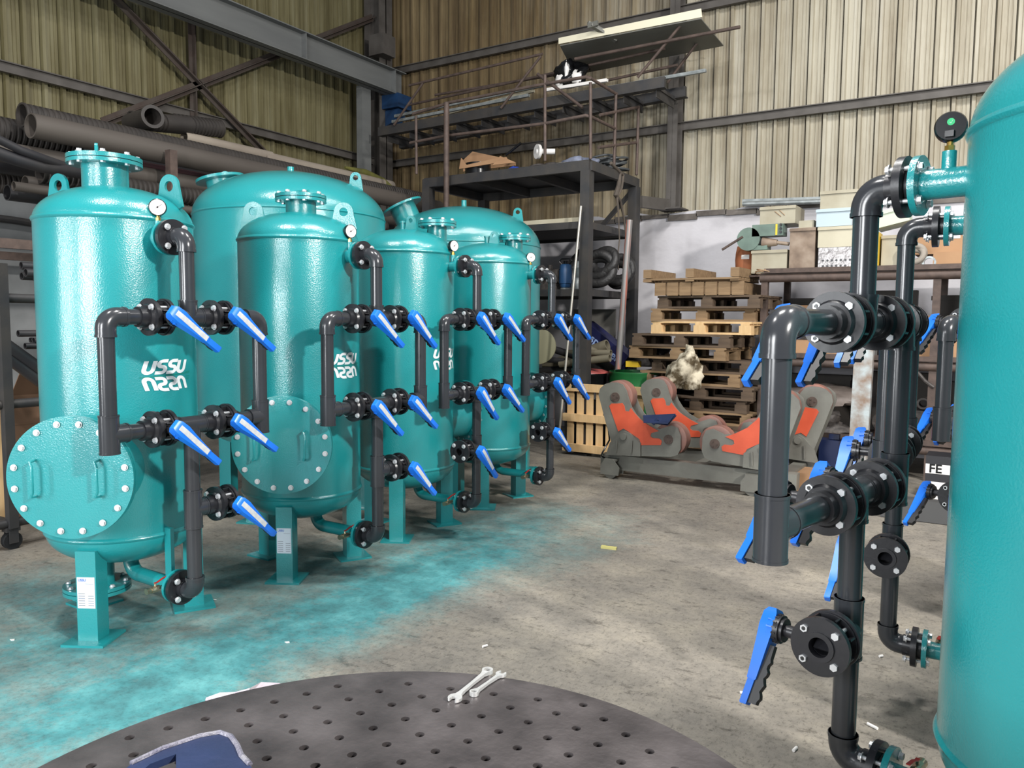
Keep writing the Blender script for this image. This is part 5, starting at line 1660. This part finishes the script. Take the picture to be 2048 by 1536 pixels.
def wrench(px0, py0, px1, py1, w, lab, open_first=True):
    a, b = onz(px0, py0, TZ+.002), onz(px1, py1, TZ+.002)
    d = (b-a)
    L = d.length
    rz = math.atan2(d.y, d.x)

    def fn(g):
        h = .006
        # open jaw at x=0, ring at x=L
        jaw = []
        R_ = w
        for i in range(15):
            an = math.radians(40+280*i/14)
            jaw.append((R_*math.cos(PI-an+PI)*1.0, R_*math.sin(PI-an+PI), 0))
        outer = [(R_*math.cos(math.radians(t_)), R_*.95*math.sin(math.radians(t_)), 0) for t_ in range(-140, 141, 20)]
        inner = [(-R_*.75, R_*.42, 0), (-R_*.05, R_*.42, 0), (R_*.15, R_*.2, 0), (R_*.15, -R_*.2, 0), (-R_*.05, -R_*.42, 0), (-R_*.75, -R_*.42, 0)]
        g.prism(outer+inner, (0, 0, h))
        g.ring((L, 0, -.001), (L, 0, h+.002), R_*.78, R_*.52, 24)
        g.loft([[(x, -y, z0), (x, y, z0), (x, y, z1), (x, -y, z1)] for x, y, z0, z1 in ((R_*.7, R_*.5, 0, h), (R_*1.5, R_*.3, .0, h+.001), (L*.5, R_*.24, .001, h+.001), (L-R_*1.4, R_*.3, 0, h+.001), (L-R_*.6, R_*.5, -.001, h+.002))])
    o = part('combination_wrench', CHROME, None, fn)
    o.location = a
    o.rotation_euler = (0, 0, rz)
    tag(o, lab, 'wrench')
    return o


wrench(910, 1399, 975, 1345, .016, 'larger chrome combination wrench on the welding table, its ring end upper right')
wrench(1002, 1351, 948, 1389, .0125, 'smaller chrome combination wrench on the welding table, its ring end lower left')
# blue clamp bracket on the table
ZB = TZ+.09
ol = [onz(x, y, ZB) for x, y in ((225, 1560), (262, 1528), (325, 1498), (400, 1473), (440, 1466), (462, 1474), (475, 1492), (483, 1512), (500, 1530), (520, 1560), (455, 1575), (352, 1575), (352, 1508), (300, 1528), (262, 1560))]
t = empty('steel_bracket', tuple(onz(400, 1520, TZ)))
tag(t, 'dark blue steel bracket with a ground shiny edge on the welding table', 'bracket')
atp('body', DBLUE, lambda g: (g.prism([p-V((0, 0, .012)) for p in ol], (0, 0, .012)), g.prism([ol[i]-V((0, 0, .09)) for i in (3, 4, 5, 6, 7, 8, 9)]+[ol[9]-V((-.0, .02, .09)), ol[4]-V((0, .012, .09))], (0, 0, .08))), t)
atp('ground_edge', GRIND, lambda g: g.path([p+V((0, 0, .001)) for p in ol[1:9]], .0045, 8), t)

# ---------------------------------------------------------------- small things on the floor
t = part('plastic_bag', BAGW, None, lambda g: (g.add([tuple(onz(x, y, zz)) for x, y, zz in ((405, 1420, .01), (412, 1395, .03), (440, 1385, .10), (470, 1384, .06), (500, 1376, .10), (522, 1364, .08), (560, 1366, .03), (575, 1380, .01), (480, 1410, .01))], [(0, 1, 2, 8), (8, 2, 3), (8, 3, 4), (8, 4, 5), (8, 5, 6, 7)])), ang=20)
tag(t, 'crumpled white and pink plastic bag on the floor behind the table', 'bag')
lit = ((1488, 1385, .034, 'cigarette butt on the floor left of the lowest blue handle'), (1745, 1452, .045, 'cigarette butt on the floor right of the thick riser pipe'), (1590, 1498, .03, 'cigarette butt on the floor near the bottom edge'), (970, 1292, .028, 'cigarette butt on the floor behind the welding table'), (1762, 1312, .02, 'tiny white butt near the drain flange of the second right tank'))
for i, (px, py, L_, lab) in enumerate(lit):
    p = onz(px, py, .006)
    o = part('cigarette_butt', WHITE, None, lambda g: (g.cyl((-L_/2, 0, 0), (L_/2, 0, 0), .006, n=10)))
    o.location = p
    o.rotation_euler = (0, 0, (.5, -.5, 1.4, 1.2, .9)[i])
    tag(o, lab, 'cigarette butt', 'cigarette butts on the floor')
o = part('lighter', mat('yellow_grey_plastic', (198, 190, 120), .4), None, lambda g: (g.box((0, 0, .008), (.08, .03, .016)), g.box((-.055, 0, .009), (.03, .032, .017))))
o.location = onz(1222, 1098, 0)
o.rotation_euler = (0, 0, .2)
tag(o, 'small pale yellow item lying alone in the middle of the floor', 'lighter')
for i, (px, py, s_) in enumerate(((25, 1280, .014), (575, 1285, .014), (430, 1200, .012))):
    o = part('paint_flake', WHITE, None, lambda g: g.prism([(-s_, -s_*.4, 0), (s_*.3, -s_*.6, 0), (s_, .1*s_, 0), (.1*s_, s_*.7, 0)], (0, 0, .003)))
    o.location = onz(px, py, 0.0005)
    tag(o, ('white flake on the floor at the left edge', 'white flake on the teal floor before the second tank', 'white flake on the floor right of the nearest tank')[i], 'flake')
